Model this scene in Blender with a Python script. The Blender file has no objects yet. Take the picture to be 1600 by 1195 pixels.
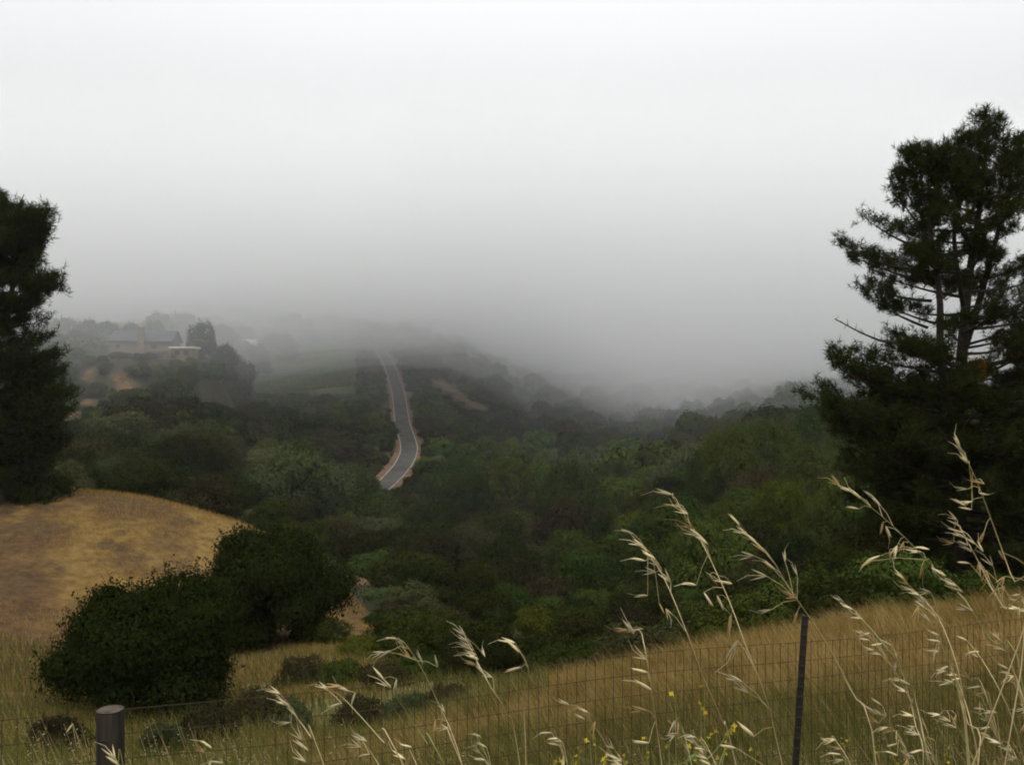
import bpy, math, random
import numpy as np
from mathutils import Vector, Matrix

R = math.radians
rng = np.random.default_rng(7)
random.seed(7)
scene = bpy.context.scene
COL = scene.collection

# ------------------------------------------------------------------ camera
FPX, CX, CY, CAMZ = 1386.0, 800.0, 597.5, 1.6      # focal length and centre in photo pixels
cam_d = bpy.data.cameras.new("camera")
cam = bpy.data.objects.new("camera", cam_d)
COL.objects.link(cam)
cam.location = (0, 0, CAMZ)
cam.rotation_euler = (R(90), 0, 0)
cam_d.sensor_width = 36.0
cam_d.lens = 36.0 * FPX / 1600.0
cam_d.clip_start = 0.05
cam_d.clip_end = 12000
scene.camera = cam

# ------------------------------------------------------------------ sky: an even overcast (three times brighter overhead than at the horizon)
SUN_EL, SUN_ROT = R(63), R(200)
world = bpy.data.worlds.new("World")
scene.world = world
world.use_nodes = True
nt = world.node_tree
nt.nodes.clear()
w_out = nt.nodes.new("ShaderNodeOutputWorld")
w_bg = nt.nodes.new("ShaderNodeBackground")
w_bg.inputs["Strength"].default_value = 0.1
sky = nt.nodes.new("ShaderNodeTexSky")
sky.sky_type = 'NISHITA'
sky.sun_disc = False
sky.sun_elevation = SUN_EL
sky.sun_rotation = SUN_ROT
sky.dust_density = 6.0
tc = nt.nodes.new("ShaderNodeTexCoord")
sep = nt.nodes.new("ShaderNodeSeparateXYZ")
nt.links.new(tc.outputs["Generated"], sep.inputs[0])
mx = nt.nodes.new("ShaderNodeMath"); mx.operation = 'MAXIMUM'; mx.inputs[1].default_value = 0.0
nt.links.new(sep.outputs["Z"], mx.inputs[0])
ma = nt.nodes.new("ShaderNodeMath"); ma.operation = 'MULTIPLY_ADD'
ma.inputs[1].default_value = 2.25; ma.inputs[2].default_value = 0.88
nt.links.new(mx.outputs[0], ma.inputs[0])
SKY_Z = 18.0                                         # zenith radiance before the 0.1 strength
ov = nt.nodes.new("ShaderNodeVectorMath"); ov.operation = 'SCALE'
ov.inputs[0].default_value = (SKY_Z / 3 * 0.985, SKY_Z / 3 * 0.995, SKY_Z / 3)
nt.links.new(ma.outputs[0], ov.inputs["Scale"])
mixs = nt.nodes.new("ShaderNodeMix"); mixs.data_type = 'RGBA'
mixs.inputs["Factor"].default_value = 0.94
nt.links.new(sky.outputs[0], mixs.inputs[6])
nt.links.new(ov.outputs[0], mixs.inputs[7])
nt.links.new(mixs.outputs[2], w_bg.inputs["Color"])
nt.links.new(w_bg.outputs[0], w_out.inputs["Surface"])

sun_d = bpy.data.lights.new("sun", 'SUN')
sun_d.energy = 1.4
sun_d.angle = R(28)
sun_d.color = (1.0, 0.96, 0.9)
sun = bpy.data.objects.new("sun", sun_d)
COL.objects.link(sun)
sd = Vector((math.sin(SUN_ROT) * math.cos(SUN_EL), math.cos(SUN_ROT) * math.cos(SUN_EL), math.sin(SUN_EL)))
sun.rotation_euler = sd.to_track_quat('Z', 'Y').to_euler()

# ------------------------------------------------------------------ exposure and render
vs = scene.view_settings
vs.view_transform = 'Standard'; vs.look = 'None'; vs.exposure = 0.0; vs.gamma = 1.0
vs.use_curve_mapping = False
cy = scene.cycles
cy.max_bounces = 8; cy.diffuse_bounces = 2; cy.glossy_bounces = 1; cy.transmission_bounces = 2
cy.volume_bounces = 4; cy.transparent_max_bounces = 8
cy.filter_width = 1.9
cy.use_denoising = True
cy.use_adaptive_sampling = True
cy.adaptive_threshold = 0.03
cy.sample_clamp_indirect = 4.0
cy.caustics_reflective = False; cy.caustics_refractive = False


# ================================================================== helpers
def P(px, py, d):
    """photo pixel + forward distance -> world point"""
    return np.array([(px - CX) / FPX * d, d, CAMZ - (py - CY) / FPX * d])


def tag(o, label=None, cat=None, group=None, kind=None):
    if label: o["label"] = label
    if cat: o["category"] = cat
    if group: o["group"] = group
    if kind: o["kind"] = kind
    return o


def link(o, parent=None):
    COL.objects.link(o)
    if parent is not None:
        o.parent = parent
    return o


def empty(name, loc=(0, 0, 0), rz=0.0):
    o = bpy.data.objects.new(name, None)
    o.location = loc
    o.rotation_euler = (0, 0, rz)
    o.empty_display_size = 0.2
    return link(o)


def arr_mesh(name, V, F, mat=None, smooth=False, attr=None):
    """V n x 3, F m x k arrays, one polygon size"""
    V = np.asarray(V, np.float32); F = np.asarray(F, np.int32)
    me = bpy.data.meshes.new(name)
    m, k = F.shape
    me.vertices.add(len(V)); me.vertices.foreach_set("co", V.ravel())
    me.loops.add(m * k); me.loops.foreach_set("vertex_index", F.ravel())
    me.polygons.add(m)
    me.polygons.foreach_set("loop_start", np.arange(0, m * k, k, dtype=np.int32))
    try:
        me.polygons.foreach_set("loop_total", np.full(m, k, dtype=np.int32))
    except Exception:
        pass
    me.polygons.foreach_set("use_smooth", np.full(m, bool(smooth)))
    if attr:
        for an, col in attr.items():
            a = me.attributes.new(an, 'FLOAT_COLOR', 'POINT')
            a.data.foreach_set("color", np.asarray(col, np.float32).ravel())
    me.update(calc_edges=True)
    if mat: me.materials.append(mat)
    return me


class MB:
    """collects mixed polygons"""
    def __init__(s): s.v = []; s.f = []
    def add(s, V, F):
        o = len(s.v); s.v.extend([tuple(map(float, p)) for p in V]); s.f.extend([tuple(i + o for i in q) for q in F])
    def box(s, a, b):
        x0, y0, z0 = a; x1, y1, z1 = b
        s.add([(x0,y0,z0),(x1,y0,z0),(x1,y1,z0),(x0,y1,z0),(x0,y0,z1),(x1,y0,z1),(x1,y1,z1),(x0,y1,z1)],
              [(0,3,2,1),(4,5,6,7),(0,1,5,4),(1,2,6,5),(2,3,7,6),(3,0,4,7)])
    def tube(s, pts, rad, n=6, cap=True):
        pts = [Vector(p) for p in pts]
        rings = []
        up = Vector((0.13, 0.31, 0.94))
        for i, p in enumerate(pts):
            t = (pts[min(i + 1, len(pts) - 1)] - pts[max(i - 1, 0)])
            if t.length < 1e-9: t = Vector((0, 0, 1))
            t.normalize()
            a = t.cross(up)
            if a.length < 0.05: a = t.cross(Vector((1, 0, 0)))
            a.normalize(); b = t.cross(a)
            r = rad[i] if hasattr(rad, '__len__') else rad
            rings.append([p + a * (r * math.cos(2 * math.pi * k / n)) + b * (r * math.sin(2 * math.pi * k / n)) for k in range(n)])
        V = [q for rg in rings for q in rg]
        F = [(i*n+k, i*n+(k+1) % n, (i+1)*n+(k+1) % n, (i+1)*n+k) for i in range(len(pts)-1) for k in range(n)]
        if cap:
            F.append(tuple(range(n - 1, -1, -1)))
            F.append(tuple((len(pts)-1)*n + k for k in range(n)))
        s.add(V, F)
    def mesh(s, name, mat=None, smooth=False):
        me = bpy.data.meshes.new(name)
        me.from_pydata(s.v, [], s.f)
        if smooth: me.polygons.foreach_set("use_smooth", [True] * len(me.polygons))
        me.update()
        if mat: me.materials.append(mat)
        return me
    def build(s, name, mat=None, parent=None, smooth=False):
        return link(bpy.data.objects.new(name, s.mesh(name, mat, smooth)), parent)


def mobj(name, me, parent=None):
    return link(bpy.data.objects.new(name, me), parent)


# ------------------------------------------------------------------ materials
def new_mat(name):
    m = bpy.data.materials.new(name); m.use_nodes = True
    t = m.node_tree; t.nodes.clear()
    out = t.nodes.new("ShaderNodeOutputMaterial")
    return m, t, out


def ramp(t, stops, fac=None):
    r = t.nodes.new("ShaderNodeValToRGB")
    e = r.color_ramp.elements
    while len(e) > 1: e.remove(e[-1])
    e[0].position = stops[0][0]; e[0].color = (*stops[0][1], 1)
    for p, c in stops[1:]:
        x = e.new(p); x.color = (*c, 1)
    if fac is not None: t.links.new(fac, r.inputs[0])
    return r.outputs[0]


def noise(t, scale, detail=4, rough=0.55, coord="Object", out="Fac"):
    c = t.nodes.new("ShaderNodeTexCoord"); n = t.nodes.new("ShaderNodeTexNoise")
    n.inputs["Scale"].default_value = scale; n.inputs["Detail"].default_value = detail
    n.inputs["Roughness"].default_value = rough
    t.links.new(c.outputs[coord], n.inputs["Vector"])
    return n.outputs[out]


def mixc(t, fac, a, b):
    n = t.nodes.new("ShaderNodeMix"); n.data_type = 'RGBA'
    for s, v in ((0, fac), (6, a), (7, b)):
        if hasattr(v, "links"): t.links.new(v, n.inputs[s])
        elif s == 0: n.inputs[0].default_value = v
        else: n.inputs[s].default_value = (*v, 1)
    return n.outputs[2]


def leafy(name, stops, trans=0.16, hue=0.03, patch=None):
    """foliage / blade material: each leaf its own tint, each plant a slight hue of its own"""
    m, t, out = new_mat(name)
    g = t.nodes.new("ShaderNodeNewGeometry")
    c = ramp(t, stops, g.outputs["Random Per Island"])
    if patch: c = mixc(t, ramp(t, [(0.42, (0, 0, 0)), (0.6, (1, 1, 1))], noise(t, patch[0], 5, 0.65)), c, ramp(t, patch[1], g.outputs["Random Per Island"]))
    oi = t.nodes.new("ShaderNodeObjectInfo")
    hs = t.nodes.new("ShaderNodeHueSaturation")
    mr = t.nodes.new("ShaderNodeMapRange")
    mr.inputs[3].default_value = 0.5 - hue; mr.inputs[4].default_value = 0.5 + hue
    t.links.new(oi.outputs["Random"], mr.inputs[0]); t.links.new(mr.outputs[0], hs.inputs["Hue"])
    mv = t.nodes.new("ShaderNodeMath"); mv.operation = 'MULTIPLY_ADD'
    mv.inputs[1].default_value = 7.31; mv.inputs[2].default_value = 0.17
    t.links.new(oi.outputs["Random"], mv.inputs[0])
    fr = t.nodes.new("ShaderNodeMath"); fr.operation = 'FRACT'; t.links.new(mv.outputs[0], fr.inputs[0])
    m2 = t.nodes.new("ShaderNodeMapRange"); m2.inputs[3].default_value = 0.6; m2.inputs[4].default_value = 1.45
    t.links.new(fr.outputs[0], m2.inputs[0]); t.links.new(m2.outputs[0], hs.inputs["Value"])
    t.links.new(c, hs.inputs["Color"])
    d = t.nodes.new("ShaderNodeBsdfDiffuse"); tr = t.nodes.new("ShaderNodeBsdfTranslucent")
    t.links.new(hs.outputs[0], d.inputs[0]); t.links.new(hs.outputs[0], tr.inputs[0])
    mixn = t.nodes.new("ShaderNodeMixShader"); mixn.inputs[0].default_value = trans
    t.links.new(d.outputs[0], mixn.inputs[1]); t.links.new(tr.outputs[0], mixn.inputs[2])
    t.links.new(mixn.outputs[0], out.inputs["Surface"])
    return m


def plain(name, ca, cb, scale=3.0, rough=0.8, bump=0.0, bscale=20, spec=0.2, stretch=None):
    m, t, out = new_mat(name)
    b = t.nodes.new("ShaderNodeBsdfPrincipled")
    b.inputs["Roughness"].default_value = rough
    b.inputs["Specular IOR Level"].default_value = spec
    n = noise(t, scale)
    if stretch:
        mp = t.nodes.new("ShaderNodeMapping"); mp.inputs["Scale"].default_value = stretch
        nd = n.node; src = nd.inputs["Vector"].links[0].from_socket
        t.links.new(src, mp.inputs[0]); t.links.new(mp.outputs[0], nd.inputs["Vector"])
    t.links.new(ramp(t, [(0.3, ca), (0.7, cb)], n), b.inputs["Base Color"])
    if bump:
        bp = t.nodes.new("ShaderNodeBump"); bp.inputs["Strength"].default_value = bump
        bn = noise(t, bscale, 5)
        if stretch:
            t.links.new(mp.outputs[0], bn.node.inputs["Vector"])
        t.links.new(bn, bp.inputs["Height"]); t.links.new(bp.outputs[0], b.inputs["Normal"])
    t.links.new(b.outputs[0], out.inputs["Surface"])
    return m


M = {}
M['oak'] = leafy("oak_leaves", [(0, (0.014, 0.018, 0.004)), (0.5, (0.020, 0.025, 0.006)), (1, (0.027, 0.033, 0.008))])
M['bay'] = leafy("bay_leaves", [(0, (0.025, 0.036, 0.007)), (0.5, (0.034, 0.047, 0.009)), (1, (0.045, 0.060, 0.012))])
M['olive'] = leafy("grey_green_leaves", [(0, (0.036, 0.044, 0.017)), (0.5, (0.046, 0.055, 0.021)), (1, (0.058, 0.067, 0.027))])
M['lime'] = leafy("yellow_green_leaves", [(0, (0.042, 0.054, 0.007)), (0.5, (0.055, 0.068, 0.009)), (1, (0.070, 0.084, 0.013))])
M['brown'] = leafy("brownish_scrub_leaves", [(0, (0.024, 0.022, 0.009)), (0.5, (0.032, 0.029, 0.012)), (1, (0.042, 0.038, 0.016))])
M['near'] = leafy("near_bush_leaves", [(0, (0.014, 0.021, 0.005)), (0.5, (0.021, 0.030, 0.007)), (1, (0.030, 0.041, 0.010))], hue=0.01)
M['needle'] = leafy("pine_needles", [(0, (0.020, 0.026, 0.007)), (0.5, (0.031, 0.039, 0.010)), (1, (0.046, 0.055, 0.015))], trans=0.25, hue=0.005)
M['deadneedle'] = leafy("dead_pine_needles", [(0, (0.13, 0.06, 0.012)), (1, (0.26, 0.13, 0.03))], hue=0.0)
M['bark'] = plain("bark", (0.018, 0.013, 0.010), (0.05, 0.037, 0.028), 6, 0.95, 0.6, 30)
M['vine'] = leafy("vine_leaves", [(0, (0.085, 0.115, 0.036)), (1, (0.17, 0.20, 0.075))], hue=0.01)
M['gold'] = leafy("golden_grass", [(0, (0.15, 0.095, 0.028)), (0.35, (0.29, 0.190, 0.058)), (0.7, (0.40, 0.285, 0.100)), (1, (0.52, 0.41, 0.19))], trans=0.3, hue=0,
                 patch=(0.9, [(0, (0.060, 0.055, 0.014)), (0.5, (0.15, 0.105, 0.028)), (1, (0.27, 0.19, 0.060))]))
M['hillgold'] = leafy("hill_grass", [(0, (0.14, 0.080, 0.022)), (0.5, (0.24, 0.150, 0.043)), (1, (0.33, 0.225, 0.075))], trans=0.3, hue=0)
M['mixgrass'] = leafy("mixed_grass", [(0, (0.038, 0.060, 0.010)), (0.6, (0.095, 0.128, 0.024)), (0.75, (0.15, 0.130, 0.036)), (0.9, (0.22, 0.160, 0.052)), (1, (0.38, 0.31, 0.14))], trans=0.35, hue=0,
                 patch=(1.3, [(0, (0.036, 0.040, 0.010)), (0.4, (0.080, 0.084, 0.020)), (0.7, (0.15, 0.105, 0.030)), (1, (0.30, 0.22, 0.085))]))
M['oatstem'] = plain("oat_straw_stem", (0.30, 0.22, 0.10), (0.46, 0.37, 0.19), 9, 0.6, 0, spec=0.3)
M['greenstem'] = plain("green_oat_stem", (0.13, 0.16, 0.045), (0.22, 0.22, 0.08), 9, 0.6, 0, spec=0.3)
M['spikelet'] = leafy("oat_husk", [(0, (0.42, 0.33, 0.16)), (0.5, (0.60, 0.51, 0.30)), (1, (0.76, 0.69, 0.49))], trans=0.35, hue=0)
M['spikelet2'] = leafy("brown_oat_husk", [(0, (0.30, 0.19, 0.07)), (1, (0.50, 0.36, 0.17))], trans=0.35, hue=0)
M['husk'] = leafy("small_grass_husk", [(0, (0.26, 0.18, 0.075)), (0.7, (0.42, 0.33, 0.17)), (1, (0.62, 0.53, 0.33))], trans=0.35, hue=0)
M['petal'] = leafy("yellow_petals", [(0, (0.28, 0.21, 0.02)), (1, (0.42, 0.32, 0.03))], hue=0)
M['weed'] = leafy("weed_leaves", [(0, (0.05, 0.07, 0.015)), (1, (0.11, 0.13, 0.03))], hue=0)
M['wood'] = plain("weathered_post_wood", (0.016, 0.013, 0.010), (0.050, 0.042, 0.033), 5, 0.95, 0.9, 9, spec=0.05, stretch=(6, 6, 0.6))
M['woodtop'] = plain("post_end_grain", (0.035, 0.030, 0.024), (0.085, 0.072, 0.056), 24, 0.95, 0.8, 40, spec=0.05)
M['tpost'] = plain("dark_post_steel", (0.012, 0.010, 0.009), (0.034, 0.026, 0.020), 20, 0.75, 0.2, 60)
M['wire'] = plain("rusted_wire", (0.022, 0.015, 0.010), (0.060, 0.038, 0.022), 30, 0.8)
M['asphalt'] = plain("grey_asphalt", (0.040, 0.039, 0.035), (0.075, 0.073, 0.066), 0.22, 0.95, 0.2, 6, spec=0.05)
M['kerb'] = plain("pale_kerb_concrete", (0.19, 0.18, 0.16), (0.29, 0.28, 0.25), 0.5, 0.9)
M['verge'] = plain("red_soil_verge", (0.06, 0.038, 0.024), (0.15, 0.085, 0.046), 0.25, 0.95, 0.6, 3)
M['bank'] = plain("ochre_soil", (0.17, 0.115, 0.06), (0.32, 0.225, 0.115), 0.35, 0.95, 0.7, 2)
M['stucco'] = plain("tan_stucco", (0.15, 0.112, 0.076), (0.195, 0.148, 0.10), 0.6, 0.9, 0.2, 8)
M['roof'] = plain("slate_roof", (0.055, 0.060, 0.068), (0.09, 0.095, 0.105), 1.5, 0.9, 0.4, 6)
M['glass'] = plain("dark_window_glass", (0.02, 0.025, 0.03), (0.04, 0.045, 0.05), 1, 0.15, spec=0.5)
M['trim'] = plain("brown_fascia", (0.07, 0.05, 0.04), (0.11, 0.085, 0.065), 2, 0.8)
M['cream'] = plain("cream_paint", (0.50, 0.47, 0.38), (0.64, 0.61, 0.50), 1, 0.8)
M['white'] = plain("white_paint", (0.66, 0.65, 0.62), (0.80, 0.79, 0.76), 1, 0.7)


# ================================================================== terrain
DN = [0.4, 2, 4.7, 7, 10, 12.5, 16, 20, 25, 33, 40, 45, 50, 55, 62, 75, 100, 140, 200, 240, 270, 330, 400, 500, 700, 1000, 1600, 2600]
yz = lambda y, d: CAMZ - (y - CY) / FPX * d
# per photo column: ground height at each distance in DN
NEARZ = {-300: [0, -.3, -1.0, -1.9, -3.0, -3.9, -5.0, -6.0], 0: [0, -.33, -1.02, -2.0, -3.1, -4.1, -5.2, -6.2], 100: [0, -.34, -1.03, -2.0, -3.1, -4.1, -5.2, -6.3], 220: [0, -.35, -1.05, -2.0, -3.1, -4.1, -5.2, -6.4],
         300: [0, -.35, -1.07, -2.0, -3.1, -4.0, -5.1, -6.3], 400: [0, -.35, -1.1, -2.0, -3.0, -3.9, -4.9, -6.1], 480: [0, -.35, -1.1, -2.0, -3.0, -3.9, -5.0, -6.4], 620: [0, -.35, -1.15, -2.0, -2.9, -3.7, -4.9, -6.4],
         850: [0, -.35, -1.2, -1.95, -2.6, -3.1, -3.9, -5.4], 1100: [0, -.33, -1.2, -1.9, -2.3, -2.6, -3.2, -4.5], 1350: [0, -.3, -1.15, -1.8, -2.15, -2.4, -2.8, -3.7],
         1600: [0, -.28, -1.1, -1.7, -2.0, -2.2, -2.5, -3.3], 1900: [0, -.25, -1.05, -1.6, -1.9, -2.1, -2.3, -2.9]}
Y = lambda *ys: [yz(y, d) for y, d in zip(ys, (25, 33, 40, 45, 50, 55, 62, 75, 100, 140, 200, 240, 270, 330, 400, 500))]
FARZ = {
    -300: Y(1060, 960, 850, 795, 755, 735, 735, 745, 745, 725, 690, 630, 575, 555, 535, 515),
    0: Y(1075, 1000, 885, 818, 776, 768, 776, 780, 775, 742, 698, 630, 572, 548, 524, 508),
    100: Y(1090, 1020, 905, 815, 756, 752, 768, 785, 782, 746, 700, 630, 568, 545, 520, 506),
    220: Y(1105, 1040, 930, 840, 768, 765, 782, 795, 790, 750, 700, 632, 566, 540, 515, 503),
    300: Y(1098, 1035, 955, 876, 797, 792, 808, 812, 805, 762, 712, 655, 598, 546, 515, 502),
    400: Y(1092, 1030, 985, 900, 828, 824, 840, 845, 832, 788, 730, 705, 685, 620, 554, 513),
    480: Y(1080, 1020, 985, 932, 868, 874, 886, 880, 862, 812, 750, 715, 688, 630, 574, 528),
    620: Y(1062, 1036, 1000, 985, 968, 955, 945, 925, 905, 855, 778, 732, 698, 640, 590, 540),
    850: Y(1080, 1060, 1040, 1020, 1000, 985, 968, 945, 920, 880, 815, 775, 748, 702, 662, 622),
    1100: Y(1050, 1040, 1020, 1000, 978, 960, 935, 905, 850, 795, 742, 712, 696, 664, 636, 600),
    1350: Y(975, 965, 945, 925, 905, 885, 865, 835, 790, 740, 695, 672, 658, 634, 610, 578),
    1600: Y(945, 925, 905, 885, 865, 850, 830, 800, 760, 720, 680, 660, 646, 624, 600, 570),
    1900: Y(915, 895, 875, 860, 840, 825, 805, 780, 740, 700, 665, 645, 632, 612, 590, 562),
}
TAILZ = {k: ([41, 45, 48, 50] if k < 700 else [22, 36, 45, 50]) for k in NEARZ}
TAB = {k: NEARZ[k] + FARZ[k] + TAILZ[k] for k in NEARZ}
_px = np.array(sorted(TAB)); _T = np.array([TAB[k] for k in sorted(TAB)], float)
_ld = np.log(np.array(DN))
NU, NV = 221, 520
_gu = np.linspace(-300, 1900, NU); _gv = np.linspace(_ld[0], _ld[-1], NV)
_A = np.array([np.interp(_gv, _ld, row) for row in _T])
_G = np.array([np.interp(_gu, _px, _A[:, j]) for j in range(NV)]).T
for _ in range(40):
    p = np.pad(_G, ((1, 1), (1, 1)), 'edge')
    _G = 0.5 * _G + 0.5 * (0.5 * (p[:-2, 1:-1] + p[2:, 1:-1]) + 0.0) if _ % 2 == 0 else 0.75 * _G + 0.125 * (p[1:-1, :-2] + p[1:-1, 2:])

# road centre line: (photo px, photo y, distance)
ROADP = [(572, 782, 205), (590, 767, 214), (612, 747, 228), (631, 724, 246), (639, 703, 264), (636, 684, 282), (629, 662, 306), (626, 640, 330),
         (623, 618, 358), (618, 598, 386), (611, 578, 418), (603, 560, 450), (592, 548, 478), (578, 541, 505)]


def resample(pts, n):
    pts = np.array(pts, float)
    k = len(pts); t = np.linspace(0, k - 1, n)
    i = np.clip(t.astype(int), 0, k - 2); f = (t - i)[:, None]
    p0 = pts[np.clip(i - 1, 0, k - 1)]; p1 = pts[i]; p2 = pts[i + 1]; p3 = pts[np.clip(i + 2, 0, k - 1)]
    return 0.5 * ((2 * p1) + (-p0 + p2) * f + (2 * p0 - 5 * p1 + 4 * p2 - p3) * f ** 2 + (-p0 + 3 * p1 - 3 * p2 + p3) * f ** 3)


ROAD = resample([P(*q) for q in ROADP], 90)
HOUSE_C = P(221, 562, 272)


def ground_z(X, Y):
    X = np.asarray(X, float); Y = np.asarray(Y, float)
    d = np.maximum(np.hypot(X, Y), 0.41)
    th = np.arctan2(X, Y)
    u = CX + FPX * np.tan(np.clip(th, R(-38.2), R(38.2)))
    dep = np.where(np.abs(th) < R(38.2), np.maximum(Y, 0.41), d * math.cos(R(38.2)))
    fu = np.clip((u + 300) / 2200 * (NU - 1), 0, NU - 1.001)
    fv = np.clip((np.log(np.maximum(dep, 0.41)) - _gv[0]) / (_gv[-1] - _gv[0]) * (NV - 1), 0, NV - 1.001)
    i = fu.astype(int); j = fv.astype(int); a = fu - i; b = fv - j
    z = (_G[i, j] * (1 - a) + _G[i + 1, j] * a) * (1 - b) + (_G[i, j + 1] * (1 - a) + _G[i + 1, j + 1] * a) * b
    back = np.clip((np.abs(th) - R(50)) / R(60), 0, 1); back = back * back * (3 - 2 * back)
    z = z * (1 - back) + back * np.minimum(0.12 * d, 30)
    amp = np.clip(d / 90, 0.02, 0.9)
    z = z + amp * 0.35 * (np.sin(X / (0.12 * d + 1.1) * 2.1 + 1.3) * np.sin(Y / 7.3 + X / 11.0) + 0.6 * np.sin(X / 3.1 + 0.7) * np.sin(Y / 4.3 + 2.1))
    # road bench
    near = (Y > 190) & (Y < 540) & (X > -140) & (X < 40)
    if np.any(near):
        xs = X[near]; ys = Y[near]
        D2 = (xs[:, None] - ROAD[None, :, 0]) ** 2 + (ys[:, None] - ROAD[None, :, 1]) ** 2
        k = D2.argmin(1); dist = np.sqrt(D2[np.arange(len(k)), k])
        w = np.clip(1 - (dist - 6.5) / 9, 0, 1); w = w * w * (3 - 2 * w)
        zz = z[near]; z = z.copy(); z[near] = zz * (1 - w) + (ROAD[k, 2] - 0.35) * w
    # house pad
    hd = np.hypot(X - HOUSE_C[0], Y - HOUSE_C[1])
    w = np.clip(1 - (hd - 19) / 9, 0, 1)
    z = z * (1 - w) + (HOUSE_C[2] - 0.1) * w
    return z


def gz(x, y):
    return float(ground_z(np.array([x]), np.array([y]))[0])


def hit(px, py, d0=60.0, d1=900.0):
    """first ground point seen along a photo pixel, from distance d0 on"""
    d = np.exp(np.linspace(math.log(d0), math.log(d1), 1500))
    pts = np.array([(px - CX) / FPX * d, d, CAMZ - (py - CY) / FPX * d])
    g = ground_z(pts[0], pts[1])
    k = np.where(g >= pts[2])[0]
    i = k[0] if len(k) else len(d) - 1
    return np.array([pts[0][i], pts[1][i], g[i]])


# bare soil patches seen on the far slopes: (px, y, half width px, half height px)
SOIL = [(195, 600, 20, 5), (140, 586, 10, 5), (138, 628, 10, 5), (112, 648, 8, 5), (690, 600, 14, 3), (708, 610, 16, 4), (728, 622, 18, 6), (746, 634, 14, 5),
        (508, 600, 14, 8), (560, 905, 20, 10), (575, 940, 16, 14), (300, 549, 14, 8)]
SOIL3 = []
for (x, y, hw, hh) in SOIL:
    d0 = 62 if y > 850 else 180
    c = hit(x, y, d0); e = hit(x, y - hh, d0); f = hit(x, y + hh, d0)
    SOIL3.append((c, hw / FPX * c[1], max(2.0, min(14.0, abs(e[1] - f[1]) / 2))))

rings = np.concatenate([np.geomspace(0.4, 30, 90, endpoint=False), np.linspace(30, 64, 60, endpoint=False), np.geomspace(64, 190, 50, endpoint=False),
                        np.linspace(190, 520, 130, endpoint=False), np.geomspace(520, 2500, 40)])
azs = np.concatenate([np.linspace(-180, -36, 48, endpoint=False), np.linspace(-36, 36, 340, endpoint=False), np.linspace(36, 180, 48, endpoint=False)])
RR, AA = np.meshgrid(rings, np.radians(azs), indexing='ij')
GX = RR * np.sin(AA); GY = RR * np.cos(AA)
GZ = ground_z(GX.ravel(), GY.ravel()).reshape(GX.shape)
nr, na = GX.shape
V = np.stack([GX.ravel(), GY.ravel(), GZ.ravel()], 1)
ii, jj = np.meshgrid(np.arange(nr - 1), np.arange(na), indexing='ij')
j2 = (jj + 1) % na
F = np.stack([ii * na + jj, (ii + 1) * na + jj, (ii + 1) * na + j2, ii * na + j2], -1).reshape(-1, 4)[:, ::-1]
V = np.vstack([V, [[0, 0, 0.0]]])
cap = np.stack([np.arange(na), (np.arange(na) + 1) % na, np.full(na, len(V) - 1), np.full(na, len(V) - 1)], 1)
pxv = CX + FPX * V[:, 0] / np.maximum(V[:, 1], 0.3)
dv = np.hypot(V[:, 0], V[:, 1])
KN = lambda px: np.interp(px, [-400, 380, 470, 540, 600], [66, 64, 58, 50, 44])    # how far the dry hill reaches
dry = np.clip((KN(pxv) - V[:, 1]) / 4, 0, 1) * np.clip((690 - pxv) / 100, 0, 1) * ((pxv < 440) | (dv > 34)) + np.clip((31 - dv) / 5, 0, 1)
dry = np.clip(dry, 0, 1) * (V[:, 1] > -50)
soil = np.zeros(len(V))
for c, a, b in SOIL3:
    q = ((V[:, 0] - c[0]) / a) ** 2 + ((V[:, 1] - c[1]) / b) ** 2
    soil = np.maximum(soil, np.clip(1.5 - q, 0, 1))
D2 = np.full(len(V), 1e9)
sel = (V[:, 1] > 190) & (V[:, 1] < 540) & (np.abs(V[:, 0] + 50) < 90)
D2[sel] = ((V[sel, 0][:, None] - ROAD[None, :, 0]) ** 2 + (V[sel, 1][:, None] - ROAD[None, :, 1]) ** 2).min(1)
soil = np.maximum(soil, np.clip((7 - np.sqrt(D2)) / 3, 0, 1) * 0.6)
green = np.zeros(len(V))
sel = (V[:, 1] > 240) & (V[:, 1] < 520) & (pxv > 380) & (pxv < 570)
yv = CY + FPX * (CAMZ - V[:, 2]) / np.maximum(V[:, 1], 1)
green[sel] = (np.clip((pxv[sel] - 385) / 30, 0, 1) * np.clip((560 - pxv[sel]) / 55, 0, 1) * np.clip((618 - yv[sel]) / 12, 0, 1))
green = np.maximum(green, np.clip((11.5 - dv) / 3, 0, 1) * .8)
green = np.maximum(green, .6 * np.clip((pxv - 330) / 100, 0, 1) * np.clip((900 - pxv) / 120, 0, 1) * np.clip((dv - 14) / 4, 0, 1) * np.clip((40 - dv) / 6, 0, 1) * (V[:, 1] > 5))
hillm = np.clip((dv - 22) / 8, 0, 1)
cov = np.stack([dry, soil, green, hillm], 1)

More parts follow.
